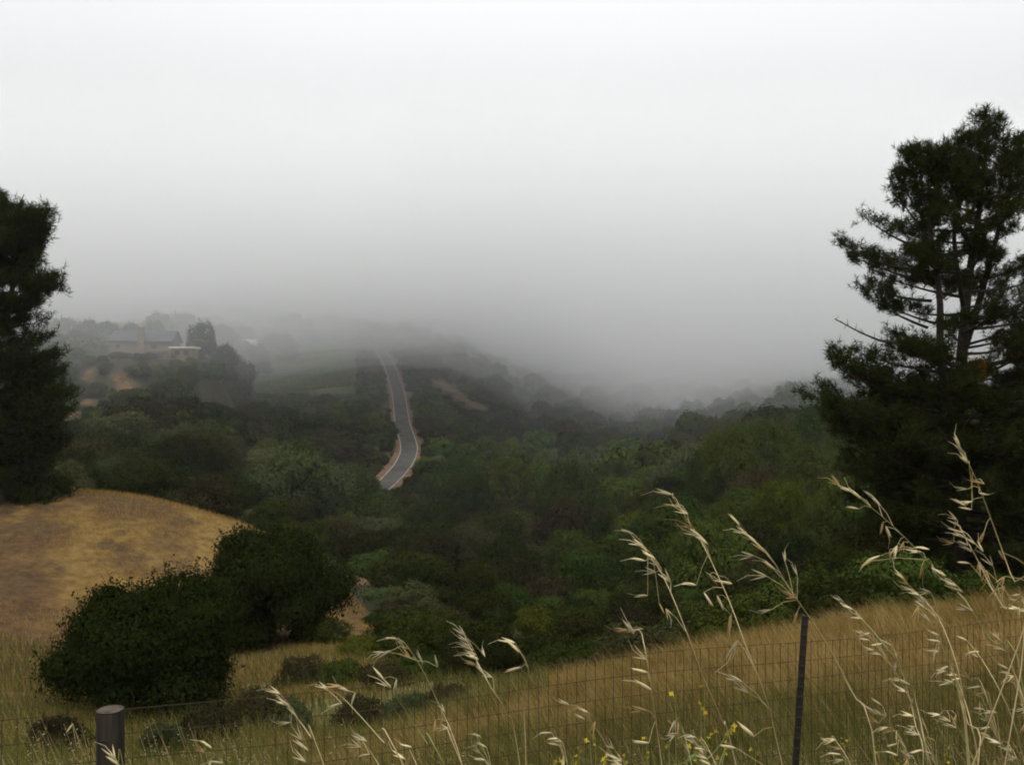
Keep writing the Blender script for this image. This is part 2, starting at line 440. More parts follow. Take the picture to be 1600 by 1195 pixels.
reddish = np.clip((205 - pxv) / 120, 0, 1) * np.clip((dv - 27) / 5, 0, 1)
cov2 = np.stack([reddish, 0 * reddish, 0 * reddish, np.ones(len(V))], 1)
gm, t, out = new_mat("hill_ground")
at2 = t.nodes.new("ShaderNodeAttribute"); at2.attribute_name = "cover2"
at = t.nodes.new("ShaderNodeAttribute"); at.attribute_name = "cover"
sp = t.nodes.new("ShaderNodeSeparateColor"); t.links.new(at.outputs["Color"], sp.inputs[0])
n_small = noise(t, 2.2, 6, 0.6); n_big = noise(t, 0.16, 5, 0.6); n_mid = noise(t, 0.55, 5, 0.6)
litter = ramp(t, [(0.3, (0.020, 0.020, 0.011)), (0.7, (0.055, 0.050, 0.026))], n_mid)
gold = ramp(t, [(0.3, (0.125, 0.075, 0.024)), (0.5, (0.205, 0.130, 0.040)), (0.75, (0.28, 0.190, 0.068))], n_small)
brown = ramp(t, [(0.35, (0.075, 0.045, 0.022)), (0.65, (0.130, 0.080, 0.036))], n_small)
grey = ramp(t, [(0.35, (0.070, 0.047, 0.025)), (0.65, (0.110, 0.074, 0.038))], n_small)
f1 = ramp(t, [(0.42, (0, 0, 0)), (0.55, (1, 1, 1))], n_big)
f2 = ramp(t, [(0.52, (0, 0, 0)), (0.60, (1, 1, 1))], noise(t, 0.23, 5, 0.6, "Generated") if False else noise(t, 0.31, 5, 0.6))
def mulf(a, b):
    q = t.nodes.new("ShaderNodeMath"); q.operation = 'MULTIPLY'; t.links.new(a, q.inputs[0]); t.links.new(b, q.inputs[1]); return q.outputs[0]
dg = mixc(t, mulf(f1, at.outputs["Alpha"]), gold, brown); dg = mixc(t, mulf(f2, at.outputs["Alpha"]), dg, grey)
redsoil = ramp(t, [(0.35, (0.062, 0.033, 0.018)), (0.65, (0.115, 0.065, 0.032))], n_small)
dg = mixc(t, mulf(at2.outputs["Fac"], ramp(t, [(0.32, (0.5, 0.5, 0.5)), (0.52, (1, 1, 1))], n_mid)), dg, redsoil)
soilc = ramp(t, [(0.3, (0.10, 0.056, 0.030)), (0.7, (0.22, 0.140, 0.070))], n_mid)
cc = mixc(t, sp.outputs[0], litter, dg); cc = mixc(t, sp.outputs[2], cc, ramp(t, [(0.3, (0.10, 0.115, 0.042)), (0.7, (0.18, 0.185, 0.078))], n_mid)); cc = mixc(t, mulf(sp.outputs[1], ramp(t, [(0.36, (0.15, 0.15, 0.15)), (0.56, (1, 1, 1))], noise(t, 0.42, 6, 0.65))), cc, soilc)
bs = t.nodes.new("ShaderNodeBsdfPrincipled"); bs.inputs["Roughness"].default_value = 0.95; bs.inputs["Specular IOR Level"].default_value = 0.05
bp = t.nodes.new("ShaderNodeBump"); bp.inputs["Strength"].default_value = 0.8; bp.inputs["Distance"].default_value = 0.25
t.links.new(noise(t, 5, 7, 0.7), bp.inputs["Height"]); t.links.new(bp.outputs[0], bs.inputs["Normal"])
t.links.new(cc, bs.inputs["Base Color"]); t.links.new(bs.outputs[0], out.inputs["Surface"])
ground = mobj("ground", arr_mesh("ground", V, np.vstack([F, cap[:, [0, 1, 2, 2]][:, [0, 1, 2, 3]]])[: len(F)], gm, True, {"cover": cov, "cover2": cov2}))
tag(ground, "rolling hillside ground of dry grass and dark leaf litter", None, None, "structure")

# ------------------------------------------------------------------ road with kerbs and soil verges
def ribbon(name, off0, off1, z0, z1, mat, thick=None):
    tn = np.gradient(ROAD[:, :2], axis=0); tn /= np.linalg.norm(tn, axis=1)[:, None]
    nm = np.stack([tn[:, 1], -tn[:, 0]], 1)
    n = len(ROAD)
    def edge(o, z):
        return np.column_stack([ROAD[:, 0] + nm[:, 0] * o, ROAD[:, 1] + nm[:, 1] * o, ROAD[:, 2] + z])
    a = edge(off0, z0); b = edge(off1, z1)
    if thick:
        ab = a - [0, 0, thick]; bb = b - [0, 0, thick]
        L = [a, b, bb, ab]
        VV = np.vstack(L); FF = []
        for k in range(4):
            k2 = (k + 1) % 4
            for i in range(n - 1):
                FF.append((k * n + i, k2 * n + i, k2 * n + i + 1, k * n + i + 1))
        FF.append((0, n, 2 * n, 3 * n)); FF.append((n - 1, 4 * n - 1, 3 * n - 1, 2 * n - 1))
    else:
        VV = np.vstack([a, b]); FF = [(i, i + n, i + n + 1, i + 1) for i in range(n - 1)]
    return mobj(name, arr_mesh(name, VV, FF, mat))

RW = 2.35
o = ribbon("road", -RW, RW, 0, 0, M['asphalt'], 0.5); tag(o, "grey asphalt road climbing the far ridge into the fog", None, None, "structure")
for s, nm_ in ((-1, "left"), (1, "right")):
    a, b = (s * RW + 0.02 * s, s * (RW + 0.26))
    o = ribbon("kerb", min(a, b), max(a, b), 0.16, 0.16, M['kerb'], 0.7)
    tag(o, "pale kerb along the %s edge of the hill road" % nm_, None, None, "structure")
    a, b = (s * (RW + 0.28), s * (RW + 1.6))
    za, zb = (0.0, 0.7 if s < 0 else -0.4)
    o = ribbon("verge", a, b, za, zb, M['verge'], 0.9)
    tag(o, "reddish bare soil verge on the %s side of the hill road" % nm_, None, None, "structure")


# ================================================================== foliage generators
def leaf_quads(C, N, size, r, aspect=0.6):
    """diamond leaves at C with normals N"""
    n = len(C)
    N = N / np.maximum(np.linalg.norm(N, axis=1)[:, None], 1e-6)
    A = r.normal(size=(n, 3)); A -= (A * N).sum(1)[:, None] * N; A /= np.maximum(np.linalg.norm(A, axis=1)[:, None], 1e-6)
    B = np.cross(N, A)
    s = (size * r.uniform(0.6, 1.35, n))[:, None]
    V = np.stack([C - A * s, C - B * s * aspect, C + A * s, C + B * s * aspect], 1).reshape(-1, 3)
    return V, np.arange(4 * n).reshape(-1, 4)


def crown_mesh(name, seed, n, leaf, mat, lobes=16, low=0.05, peak=1.35, spread=1.0, ragged=0.3, lobe=(0.2, 0.44), sprigs=0, fill=0):
    """unit crown: radius about 1, from z = 0 to 1, built of leaf clumps on uneven lobes"""
    r = np.random.default_rng(seed)
    L = []
    for k in range(lobes):
        f = (k + 0.5) / lobes
        a = k * 2.39996 + r.uniform(-.4, .4)
        zz = low + 0.12 + (0.80 - low) * f + r.uniform(-.06, .06)
        prof = math.sqrt(max(0.0, 1 - (max(zz - 0.42, 0) / 0.60) ** 2)) * (0.78 + 0.22 * min(1, zz / 0.3))
        prof = prof ** peak
        rad = 0.66 * prof * r.uniform(0.6, 1.18) * spread
        lr = r.uniform(lobe[0], lobe[1]) * (0.65 + 0.35 * prof)
        L.append((rad * math.cos(a), rad * math.sin(a), zz, lr))
    L.append((0, 0, 0.5, 0.5)); L.append((0.1, -0.1, 0.78, 0.34))
    L = np.array(L)
    w = L[:, 3] ** 2; w /= w.sum()
    m = int(n * 1.7)
    k = r.choice(len(L), m, p=w)
    D = r.normal(size=(m, 3)); D /= np.linalg.norm(D, axis=1)[:, None]
    sc = 1 - ragged + ragged * 1.5 * r.random(m) ** 1.5
    # sub-clumps
    ph = r.uniform(0, 6.28, (len(L), 3))
    bumpf = 1 + 0.3 * np.sin(D[:, 0] * 7 + ph[k, 0]) * np.sin(D[:, 1] * 7 + ph[k, 1]) * np.sin(D[:, 2] * 6 + ph[k, 2])
    rad = L[k, 3] * sc * bumpf
    C = L[k, :3] + D * rad[:, None] * np.array([1, 1, 0.62])
    # drop leaves buried in other lobes
    q = ((C[:, None, 0] - L[None, :, 0]) ** 2 + (C[:, None, 1] - L[None, :, 1]) ** 2 + ((C[:, None, 2] - L[None, :, 2]) / 0.62) ** 2) / (L[None, :, 3] * 0.72) ** 2
    ok = (q.min(1) > 1) & (C[:, 2] > 0.0)
    C = C[ok][:n]; D = D[ok][:n]
    N = D * 2.2 + r.normal(size=C.shape) * 0.5 + np.array([0, 0, 0.45])
    if sprigs:
        i = r.choice(len(C), sprigs, replace=False); i = i[C[i, 2] > .15]
        K = 7; ln = r.uniform(.02, .08, len(i))
        dirn = D[i] + r.normal(size=(len(i), 3)) * .35 + np.array([0, 0, .35])
        f = np.tile(np.linspace(.15, 1, K), len(i))[:, None]
        CS = np.repeat(C[i], K, 0) + np.repeat(dirn * ln[:, None], K, 0) * f + r.normal(size=(len(i) * K, 3)) * leaf * .5
        C = np.vstack([C, CS]); N = np.vstack([N, r.normal(size=CS.shape) + np.repeat(D[i], K, 0) * .4])
    V, Fq = leaf_quads(C, N, leaf, r)
    if fill:                                            # larger leaves added deep inside to block ground and light showing through
        kk = r.choice(len(L), fill, p=w); DD = r.normal(size=(fill, 3)); DD /= np.linalg.norm(DD, axis=1)[:, None]
        CC = L[kk, :3] + DD * (L[kk, 3] * r.uniform(.45, .74, fill))[:, None] * np.array([1, 1, .62]); CC = CC[CC[:, 2] > .03]
        V2, F2 = leaf_quads(CC, r.normal(size=CC.shape), leaf * 3.2, r, .8)
        Fq = np.vstack([Fq, F2 + len(V)]); V = np.vstack([V, V2])
    # renormalise extents
    V[:, :2] /= np.percentile(np.hypot(V[:, 0], V[:, 1]), 98.5)
    V[:, 2] /= np.percentile(V[:, 2], 99.7)
    return arr_mesh(name, V, Fq, mat)


def trunk_mesh(name, seed, mat):
    """unit trunk: height 1, splitting in three limbs"""
    r = np.random.default_rng(seed); mb = MB()
    mb.tube([(0, 0, -0.12), (0.01, 0.0, 0.15), (0.03, 0.02, 0.34)], [0.085, 0.06, 0.045], 7)
    for k in range(4):
        a = k * 1.6 + r.uniform(0, .8); q = r.uniform(.25, .45)
        mb.tube([(0.02, 0.015, 0.30), (q * .45 * math.cos(a), q * .45 * math.sin(a), 0.48), (q * math.cos(a), q * math.sin(a), 0.72)], [0.036, 0.024, 0.010], 5)
    return mb.mesh(name, mat, True)


KIND = {}
def variants(kind, mat, count, n, leaf, seed, **kw):
    KIND[kind] = [crown_mesh(kind + "_crown", seed + i, n, leaf, mat, **kw) for i in range(count)]
variants('oak', M['oak'], 3, 12500, 0.0295, 100, lobes=24, sprigs=200)
variants('bay', M['bay'], 3, 12500, 0.0295, 200, lobes=26, low=0.0, sprigs=200)
variants('olive', M['olive'], 2, 12500, 0.0295, 300, lobes=24, sprigs=200)
variants('lime', M['lime'], 2, 12500, 0.0295, 400, lobes=24, sprigs=200)
variants('brown', M['brown'], 2, 12000, 0.029, 500, lobes=22, sprigs=200)
FINE = {}
for i, (k, m_) in enumerate((('oak', 'oak'), ('bay', 'bay'), ('olive', 'olive'), ('lime', 'lime'), ('brown', 'brown'))):
    FINE[k] = [crown_mesh(k + "_crown", 1000 + 10 * i + j, 22500, 0.019, M[m_], lobes=26, ragged=.34, lobe=(.2, .46), sprigs=350, fill=1500) for j in range(2)]
TRUNKS = [trunk_mesh("trunk", 40 + i, M['bark']) for i in range(3)]


ORD = 'first second third fourth fifth sixth seventh eighth ninth tenth eleventh twelfth thirteenth fourteenth fifteenth sixteenth seventeenth eighteenth nineteenth twentieth'.split()
ORD += ['twenty-' + w for w in ORD[:9]] + ['thirtieth'] + ['thirty-' + w for w in ORD[:9]]


def plant(kind, x, y, rad, h, name, label, cat, group=None, v=None, with_trunk=True, sink=0.0):
    z = gz(x, y) - sink
    e = empty(name, (x, y, z), random.uniform(0, 6.28))
    tag(e, label, cat, group)
    pool = FINE[kind] if (rad > 2.0 and y < 135) else KIND[kind]
    me = random.choice(pool)
    ch = min(h, 2.3 * rad)
    c = mobj("crown", me, e); c.scale = (rad, rad * random.uniform(.88, 1.1), ch); c.location = (0, 0, h - ch)
    if h - ch > 1.0:                                   # tall thin trees carry a second, lower tier of foliage
        c2 = mobj("crown", pool[0], e); c2.scale = (rad * .92, rad * .92, min(ch, h * .8)); c2.location = (rad * .15, 0, 0); c2.rotation_euler = (0, 0, 2.1)
    if with_trunk:
        tk = mobj("trunk", random.choice(TRUNKS), e); s = min(rad, h)
        tk.scale = (s, s, h)
    return e


# ================================================================== the woods
WORDS = {'oak': 'dark rounded oak', 'bay': 'mid green bay tree', 'olive': 'grey green tree', 'lime': 'yellow green tree', 'brown': 'dull brownish tree'}
SHRUBW = {'oak': 'dark green shrub', 'bay': 'leafy green shrub', 'olive': 'grey green shrub', 'lime': 'yellow green shrub', 'brown': 'brownish scrub bush'}

# points that the photograph shows uncovered: (px, y, distance)
KEEP = []
for q in ROADP[1:-1]:
    KEEP.append((q[0], q[1], q[2]))
rp = np.column_stack([CX + FPX * ROAD[:, 0] / ROAD[:, 1], CY + FPX * (CAMZ - ROAD[:, 2]) / ROAD[:, 1], ROAD[:, 1]])
KEEP = [tuple(q) for q in rp[10:84:2]]
for (c, a, b), (x, y, hw, hh) in zip(SOIL3, SOIL):
    KEEP += [(x - hw * .7, y, c[1]), (x, y, c[1]), (x + hw * .7, y, c[1])]
for x in range(176, 272, 12):
    KEEP.append((x, 553, 262))
VINE = []
for y in range(536, 609, 8):
    for x in range(404, 550, 12):
        q = hit(x, y, 200); VINE.append(q); KEEP.append((x, y, q[1]))
VINE = np.array(VINE)
KEEP = np.array(KEEP)
SKYL = lambda px: np.interp(px, [-200, 0, 60, 170, 240, 300, 400, 480, 600, 680, 760, 800, 825, 870, 1000, 1200, 1700],
                            [505, 505, 502, 500, 492, 484, 498, 506, 528, 543, 568, 580, 590, 590, 586, 580, 575])


def allowed(x, y, zb, rad, h):
    d = y; px = CX + FPX * x / d; top = CY + FPX * (CAMZ - zb - h) / d; rp_ = FPX * rad / d
    if d < 470 and top < SKYL(px): return False
    k = (KEEP[:, 2] > d - rad) & (np.abs(KEEP[:, 0] - px) < rp_ * 0.92 + 5) & (KEEP[:, 1] > top - 4)
    base = CY + FPX * (CAMZ - zb) / d
    k &= KEEP[:, 1] < base + 6
    if np.any(k): return False
    near = ((x - ROAD[:, 0]) ** 2 + (y - ROAD[:, 1]) ** 2).min() < (4.0 + rad * 0.62) ** 2
    if near: return False
    for c, a, b in SOIL3:
        if ((x - c[0]) / (a + rad * .5)) ** 2 + ((y - c[1]) / (b + rad * .5)) ** 2 < 1: return False
    if math.hypot(x - HOUSE_C[0], y - HOUSE_C[1]) < 14 + rad * .5: return False
    if ((VINE[:, 0] - x) ** 2 + (VINE[:, 1] - y) ** 2).min() < (4 + rad * .6) ** 2: return False
    return True


placed = []
def free(x, y, rad, f=0.62):
    for (a, b, c) in placed:
        if (a - x) ** 2 + (b - y) ** 2 < (f * (rad + c)) ** 2: return False
    return True


# explicit crowns read off the photograph: kind, centre px, top y, width px, distance, name, label
SPEC = [
    ('oak', 316, 503, 56, 276, 'evergreen_tree', 'tallest dark evergreen standing beside the tan house in the haze'),
    ('oak', 350, 538, 52, 278, 'evergreen_tree', 'shorter dark evergreen just beside the tallest one near the house'),
    ('bay', 1205, 652, 120, 118, 'bay_tree', 'tall dark tree fading into fog just beyond the tall pine'),
    ('bay', 1148, 660, 110, 108, 'bay_tree', 'tall dense dark green tree below the fog at mid slope'),
    ('bay', 1262, 690, 100, 100, 'bay_tree', 'dense green tree close beside the lower pine boughs'),
    ('oak', 1105, 700, 80, 116, 'oak_tree', 'dark shoulder of oak on the near side of the tall dense tree'),
    ('lime', 1218, 748, 105, 72, 'willow_tree', 'yellow green bushy tree beneath the tall dense tree'),
    ('bay', 1128, 782, 95, 74, 'bay_tree', 'green bushy tree behind the tallest nodding oat'),
    ('bay', 795, 708, 130, 172, 'bay_tree', 'broad round tree right of the road bottom, lighter top'),
    ('bay', 885, 722, 110, 165, 'bay_tree', 'round olive green tree beside the broad one below the spur'),
    ('oak', 745, 742, 80, 160, 'oak_tree', 'dark tree just right of the bottom end of the road'),
    ('olive', 470, 716, 100, 168, 'olive_tree', 'pale olive crown left of the bottom end of the road'),
    ('lime', 500, 752, 105, 150, 'olive_tree', 'light green crown lower left of the road bottom'),
    ('bay', 592, 762, 56, 198, 'bay_tree', 'small green crown hiding the lowest end of the road'),
    ('bay', 560, 745, 80, 168, 'bay_tree', 'green crown touching the bottom left of the road'),
    ('oak', 425, 770, 100, 140, 'oak_tree', 'dark crown above the dry hill shoulder'),
    ('olive', 585, 806, 120, 118, 'bay_tree', 'soft green crown below the road bottom'),
    ('oak', 670, 815, 120, 112, 'oak_tree', 'dark oak in the valley below the road'),
    ('oak', 775, 800, 130, 120, 'oak_tree', 'deep dark oak in the middle of the valley'),
    ('brown', 800, 850, 110, 92, 'oak_tree', 'brownish bare looking crown in the valley middle'),
    ('bay', 890, 826, 100, 98, 'bay_tree', 'low dark green dome right of the brownish crown'),
    ('bay', 970, 842, 160, 80, 'bay_tree', 'broad green dome behind the shorter nodding oats'),
    ('lime', 1000, 800, 120, 100, 'bay_tree', 'olive green crown behind the oat tips'),
    ('bay', 980, 745, 120, 140, 'bay_tree', 'mid green crown on the valley slope below the fog'),
    ('oak', 925, 770, 110, 130, 'oak_tree', 'dark crown between the domes in the valley'),
    ('oak', 1050, 745, 90, 132, 'oak_tree', 'dark crown left of the tall dense tree'),
    ('olive', 770, 585, 76, 400, 'oak_tree', 'dark clump at the end of the hazy spur'),
    ('oak', 640, 900, 150, 66, 'oak_tree', 'rounded dark oak in the gully beyond the two dark trees'),
    ('bay', 600, 862, 130, 82, 'oak_tree', 'green canopy on the slope above the gully oak'),
]
for (k, px, top, wpx, d, nm_, lb) in SPEC:
    x = (px - CX) / FPX * d; z = gz(x, d); h = yz(top, d) - z; rad = wpx / 2 / FPX * d
    if h < 2.0: h = max(2.0, rad)
    plant(k, x, d, rad, h, nm_, lb, 'tree', 'single trees in the valley')
    placed.append((x, d, rad * 0.8))

# dense fill of the slopes: individuals up to 300 of a kind, the rest one wood
far_pts = []; n_ind = {}
def zone(px, d):
    if px < 370: return ('low ' if d < 130 else 'midway ' if d < 190 else 'high ') + 'on the slope below the tan house'
    if px < 600: return ('low ' if d < 130 else 'midway ' if d < 190 else 'high ') + 'on the slope left of the road'
    if px < 860 and d > 190: return 'on the spur right of the road'
    if px < 720: return ('just beyond the gully ' if d < 110 else 'deep ') + 'in the valley straight below the road'
    if px < 860: return ('near ' if d < 110 else 'far ') + 'in the valley middle, right of the road foot'
    if px < 1020: return ('low ' if d < 120 else 'midway ' if d < 200 else 'high ') + 'on the foggy valley side above the short oats'
    if px < 1180: return ('low ' if d < 120 else 'midway ' if d < 200 else 'high ') + 'on the foggy valley side above the tall oats'
    return ('close ' if d < 110 else 'far ') + 'on the slope behind the tall pine'


cands = []
for gy in np.arange(62, 470, 4.2):
    for gx in np.arange(-330, 330, 4.2):
        x = gx + random.uniform(-2.2, 2.2); y = gy + random.uniform(-2.2, 2.2)
        px = CX + FPX * x / y
        if px < -130 or px > 1720: continue
        if y < KN(np.array([px]))[0] + 6 and px < 600: continue
        cands.append((y, x, px))
random.shuffle(cands)
cz = ground_z(np.array([c[1] for c in cands]), np.array([c[0] for c in cands]))
todo = []
for (y, x, px), z in zip(cands, cz):
    f = math.sin(x * .045 + 1.1) * math.sin(y * .031 + .4) + 0.5 * math.sin(x * .11 + y * .07)
    u = random.random()
    ravine = 560 < px < 880 and y < 150 or 640 < px < 800 and y < 190
    lit = 380 < px < 620 and 110 < y < 215 or 680 < px < 1000 and 150 < y < 240
    if ravine: kind = 'oak' if u < .8 else 'brown'  # darker kinds put the ravine's shade into the leaf colour
    elif px < 400 and y < 215: kind = 'oak' if u < .7 else ('olive' if u < .85 else 'brown')
    elif lit: kind = 'olive' if u < .35 else ('lime' if u < .5 else 'bay')  # paler kinds put the light on these slopes into the leaf colour
    elif f > 0.45: kind = 'olive' if u < .4 else ('lime' if u < .6 else 'bay')
    elif f < -0.35: kind = 'brown' if u < .35 else 'oak'
    else: kind = 'oak' if u < .5 else ('bay' if u < .85 else 'olive')
    if kind in ('olive', 'lime') and y < 150 and px > 960: kind = 'bay'
    rad = random.uniform(4.2, 8.2) if random.random() < .72 else random.uniform(2.4, 4.0)
    h = rad * random.uniform(1.1, 1.75)
    if px > 380 and px < 840 and y > 215: rad *= .68; h *= .62
    if y < 115: rad *= .6; h *= .62
    ok = False
    for s in (1, .8, .6, .42, .3):
        if allowed(x, y, z, rad * s, h * s): ok = True; break
    if not ok: continue
    rad *= s; h *= s
    if not free(x, y, rad): continue
    placed.append((x, y, rad)); todo.append((y, x, px, z, kind, rad, h))
todo.sort()
for (y, x, px, z, kind, rad, h) in todo:
    small = h < 3.2
    key = kind + ('s' if small else 't')
    n_ind[key] = n_ind.get(key, 0) + 1
    if y < 215 and n_ind[key] <= 150 or (not small and y < 300 and n_ind[key] <= 90):
        zn = zone(px, y)
        w = (SHRUBW if small else WORDS)[kind]
        nm_ = {'oak': 'oak_tree', 'bay': 'bay_tree', 'olive': 'olive_tree', 'lime': 'willow_tree', 'brown': 'scrub_oak'}[kind] if not small else 'chaparral_shrub'
        plant(kind, x, y, rad, h, nm_, w + ' ' + zn, 'shrub' if small else 'tree', w + 's ' + zn, with_trunk=not small, sink=h * .08)
    else:
        far_pts.append((x, y, z - h * .08, rad, h, {'oak': 0, 'bay': 1, 'olive': 2, 'lime': 3, 'brown': 4}[kind]))
# woods on the hills beyond
for _ in range(5200):
    d = 470 * (1900 / 470) ** random.random(); px = random.uniform(-150, 1750)
    x = (px - CX) / FPX * d
    rad = random.uniform(4, 8); h = rad * random.uniform(1.3, 2.2)
    far_pts.append((x, d, gz(x, d) - 1, rad, h, random.choice((0, 1, 1, 2, 0))))

src = bpy.data.collections.new("wood_sources")
for i, k in enumerate(('oak', 'bay', 'olive', 'lime', 'brown')):
    me = crown_mesh("wood_crown", 900 + i, 1700, 0.095, M[k])
    o = bpy.data.objects.new("wood_crown_%d" % i, me); src.objects.link(o)
fp = np.array(far_pts)
me = bpy.data.meshes.new("distant_woods"); me.vertices.add(len(fp)); me.vertices.foreach_set("co", fp[:, :3].astype(np.float32).ravel())
a = me.attributes.new("vari", 'INT', 'POINT'); a.data.foreach_set("value", fp[:, 5].astype(np.int32))
a = me.attributes.new("scl", 'FLOAT_VECTOR', 'POINT'); a.data.foreach_set("vector", np.stack([fp[:, 3], fp[:, 3], fp[:, 4]], 1).astype(np.float32).ravel())
a = me.attributes.new("rot", 'FLOAT_VECTOR', 'POINT'); a.data.foreach_set("vector", np.stack([0 * fp[:, 0], 0 * fp[:, 0], rng.uniform(0, 6.28, len(fp))], 1).astype(np.float32).ravel())
woods = mobj("distant_woods", me)
ng = bpy.data.node_groups.new("woods", 'GeometryNodeTree')
ng.interface.new_socket(name="Geometry", in_out='INPUT', socket_type='NodeSocketGeometry')
ng.interface.new_socket(name="Geometry", in_out='OUTPUT', socket_type='NodeSocketGeometry')
gi = ng.nodes.new('NodeGroupInput'); go = ng.nodes.new('NodeGroupOutput')
m2p = ng.nodes.new('GeometryNodeMeshToPoints')
iop = ng.nodes.new('GeometryNodeInstanceOnPoints'); iop.inputs["Pick Instance"].default_value = True
ci = ng.nodes.new('GeometryNodeCollectionInfo'); ci.inputs["Collection"].default_value = src
ci.inputs["Separate Children"].default_value = True; ci.inputs["Reset Children"].default_value = True
def named(n_, ty):
    q = ng.nodes.new('GeometryNodeInputNamedAttribute'); q.data_type = ty; q.inputs["Name"].default_value = n_; return q.outputs["Attribute"]
ng.links.new(gi.outputs[0], m2p.inputs[0]); ng.links.new(m2p.outputs[0], iop.inputs["Points"])
ng.links.new(ci.outputs[0], iop.inputs["Instance"]); ng.links.new(named("vari", 'INT'), iop.inputs["Instance Index"])
ng.links.new(named("rot", 'FLOAT_VECTOR'), iop.inputs["Rotation"]); ng.links.new(named("scl", 'FLOAT_VECTOR'), iop.inputs["Scale"])
ng.links.new(iop.outputs[0], go.inputs[0])
md = woods.modifiers.new("woods", 'NODES'); md.node_group = ng
tag(woods, "hazy mass of woods covering the far hills", "woods", None, "stuff")

# ------------------------------------------------------------------ shrubs of the near slope, between field edge and valley
NEARS = [  # kind, px, top, width px, distance, label
    ('lime', 830, 945, 110, 46, 'bright green rounded bush at the far edge of the golden field, middle of the picture'),
    ('bay', 915, 945, 120, 48, 'green rounded bush just right of the bright one at the field edge'),
    ('bay', 760, 985, 90, 42, 'low green bush left of the bright rounded one at the field edge'),
    ('brown', 690, 965, 110, 46, 'brownish scrub bush beyond the left end of the golden field'),
    ('oak', 1000, 905, 130, 52, 'dark bush behind the shorter nodding oats'),
    ('bay', 1085, 935, 120, 46, 'dark green bush left of the dark metal post'),
    ('oak', 1180, 880, 150, 50, 'dark bush directly behind the dark metal post'),
    ('bay', 1295, 925, 130, 40, 'green bush right of the dark metal post above the field edge'),
    ('bay', 500, 1000, 110, 36, 'low green bush at the foot of the dark oak'),
    ('lime', 560, 1012, 90, 33, 'small bright green bush right of the dark oak foot'),
    ('brown', 620, 985, 110, 38, 'dull scrub bush in the gully right of the dark oak'),
    ('olive', 600, 935, 100, 52, 'grey green bush on the bare gully slope'),
    ('brown', 860, 895, 120, 62, 'brownish bush above the bright rounded bush'),
    ('oak', 940, 880, 120, 64, 'dark bush above the green rounded bush'),
    ('oak', 1380, 800, 190, 40, 'dark dense shrub under the left boughs of the tall pine'),
    ('oak', 1320, 850, 150, 38, 'dark shrub in front of the dense shrub under the pine'),
    ('oak', 1480, 830, 180, 34, 'black green shrub around the foot of the tall pine'),
    ('oak', 1590, 800, 180, 36, 'dark shrub at the picture edge beside the pine foot'),
    ('olive', 1420, 760, 120, 52, 'grey green shrub seen through gaps beneath the pine'),
    ('bay', 1310, 740, 110, 62, 'green bush below the lowest pine bough'),
    ('bay', 1560, 890, 170, 27, 'dark bush above the right end of the golden field'),
    ('bay', 1430, 905, 150, 28, 'dark bush behind the oat heads beside the pine foot'),
    ('oak', 1240, 830, 110, 58, 'dark round bush below the yellow green tree'),
    ('brown', 330, 1085, 120, 17, 'dull brown scrub bush in front of the wide leafy tree'),
    ('brown', 400, 1062, 90, 20, 'dull scrub bush at the right foot of the wide leafy tree'),
    ('olive', 455, 1075, 80, 19, 'grey weedy bush left of the bending low oat'),
    ('brown', 85, 1105, 110, 16, 'dull low bush left of the wooden post'),
    ('olive', 255, 1110, 80, 15, 'small grey weedy bush just right of the wooden post'),
    ('brown', 470, 1018, 90, 27, 'brown bush between the dark oak foot and the low bending oat'),
    ('bay', 535, 1022, 90, 26, 'green bush below the small bright one right of the oak foot'),
    ('brown', 600, 1026, 90, 25, 'brown bush behind the oat with brownish side husks'),
    ('bay', 655, 1018, 90, 27, 'dark green bush behind the left end of the golden field'),
    ('oak', 720, 1008, 80, 28, 'dark bush behind the bunched oat head'),
    ('brown', 560, 1078, 90, 21, 'low brown bush beside the tip of the leaning two husk oat'),
    ('olive', 640, 1072, 80, 21.5, 'low grey weed bush left of the bunched oat head'),
    ('brown', 700, 1060, 80, 22, 'low brown bush under the bunched oat head'),
    ('olive', 596, 918, 70, 54, 'grey green bush just right of the bare gully patch'),
    ('brown', 612, 950, 80, 47, 'brown bush low on the gully side'),
    ('bay', 590, 982, 60, 43, 'green bush at the gully bottom right of the dark oak'),
    ('bay', 549, 893, 16, 60, 'tiny round bush alone on the bare gully slope'),
]
for (k, px, top, wpx, d, lb) in NEARS:
    x = (px - CX) / FPX * d; z = gz(x, d); rad = wpx / 2 / FPX * d; h = yz(top, d) - z
    h = max(h, rad * .8)
    plant(k, x, d, rad, h, 'bush', lb, 'bush', 'bushes at the edge of the field', with_trunk=False, sink=.15)
    placed.append((x, d, rad * .75))
n_sh = 0
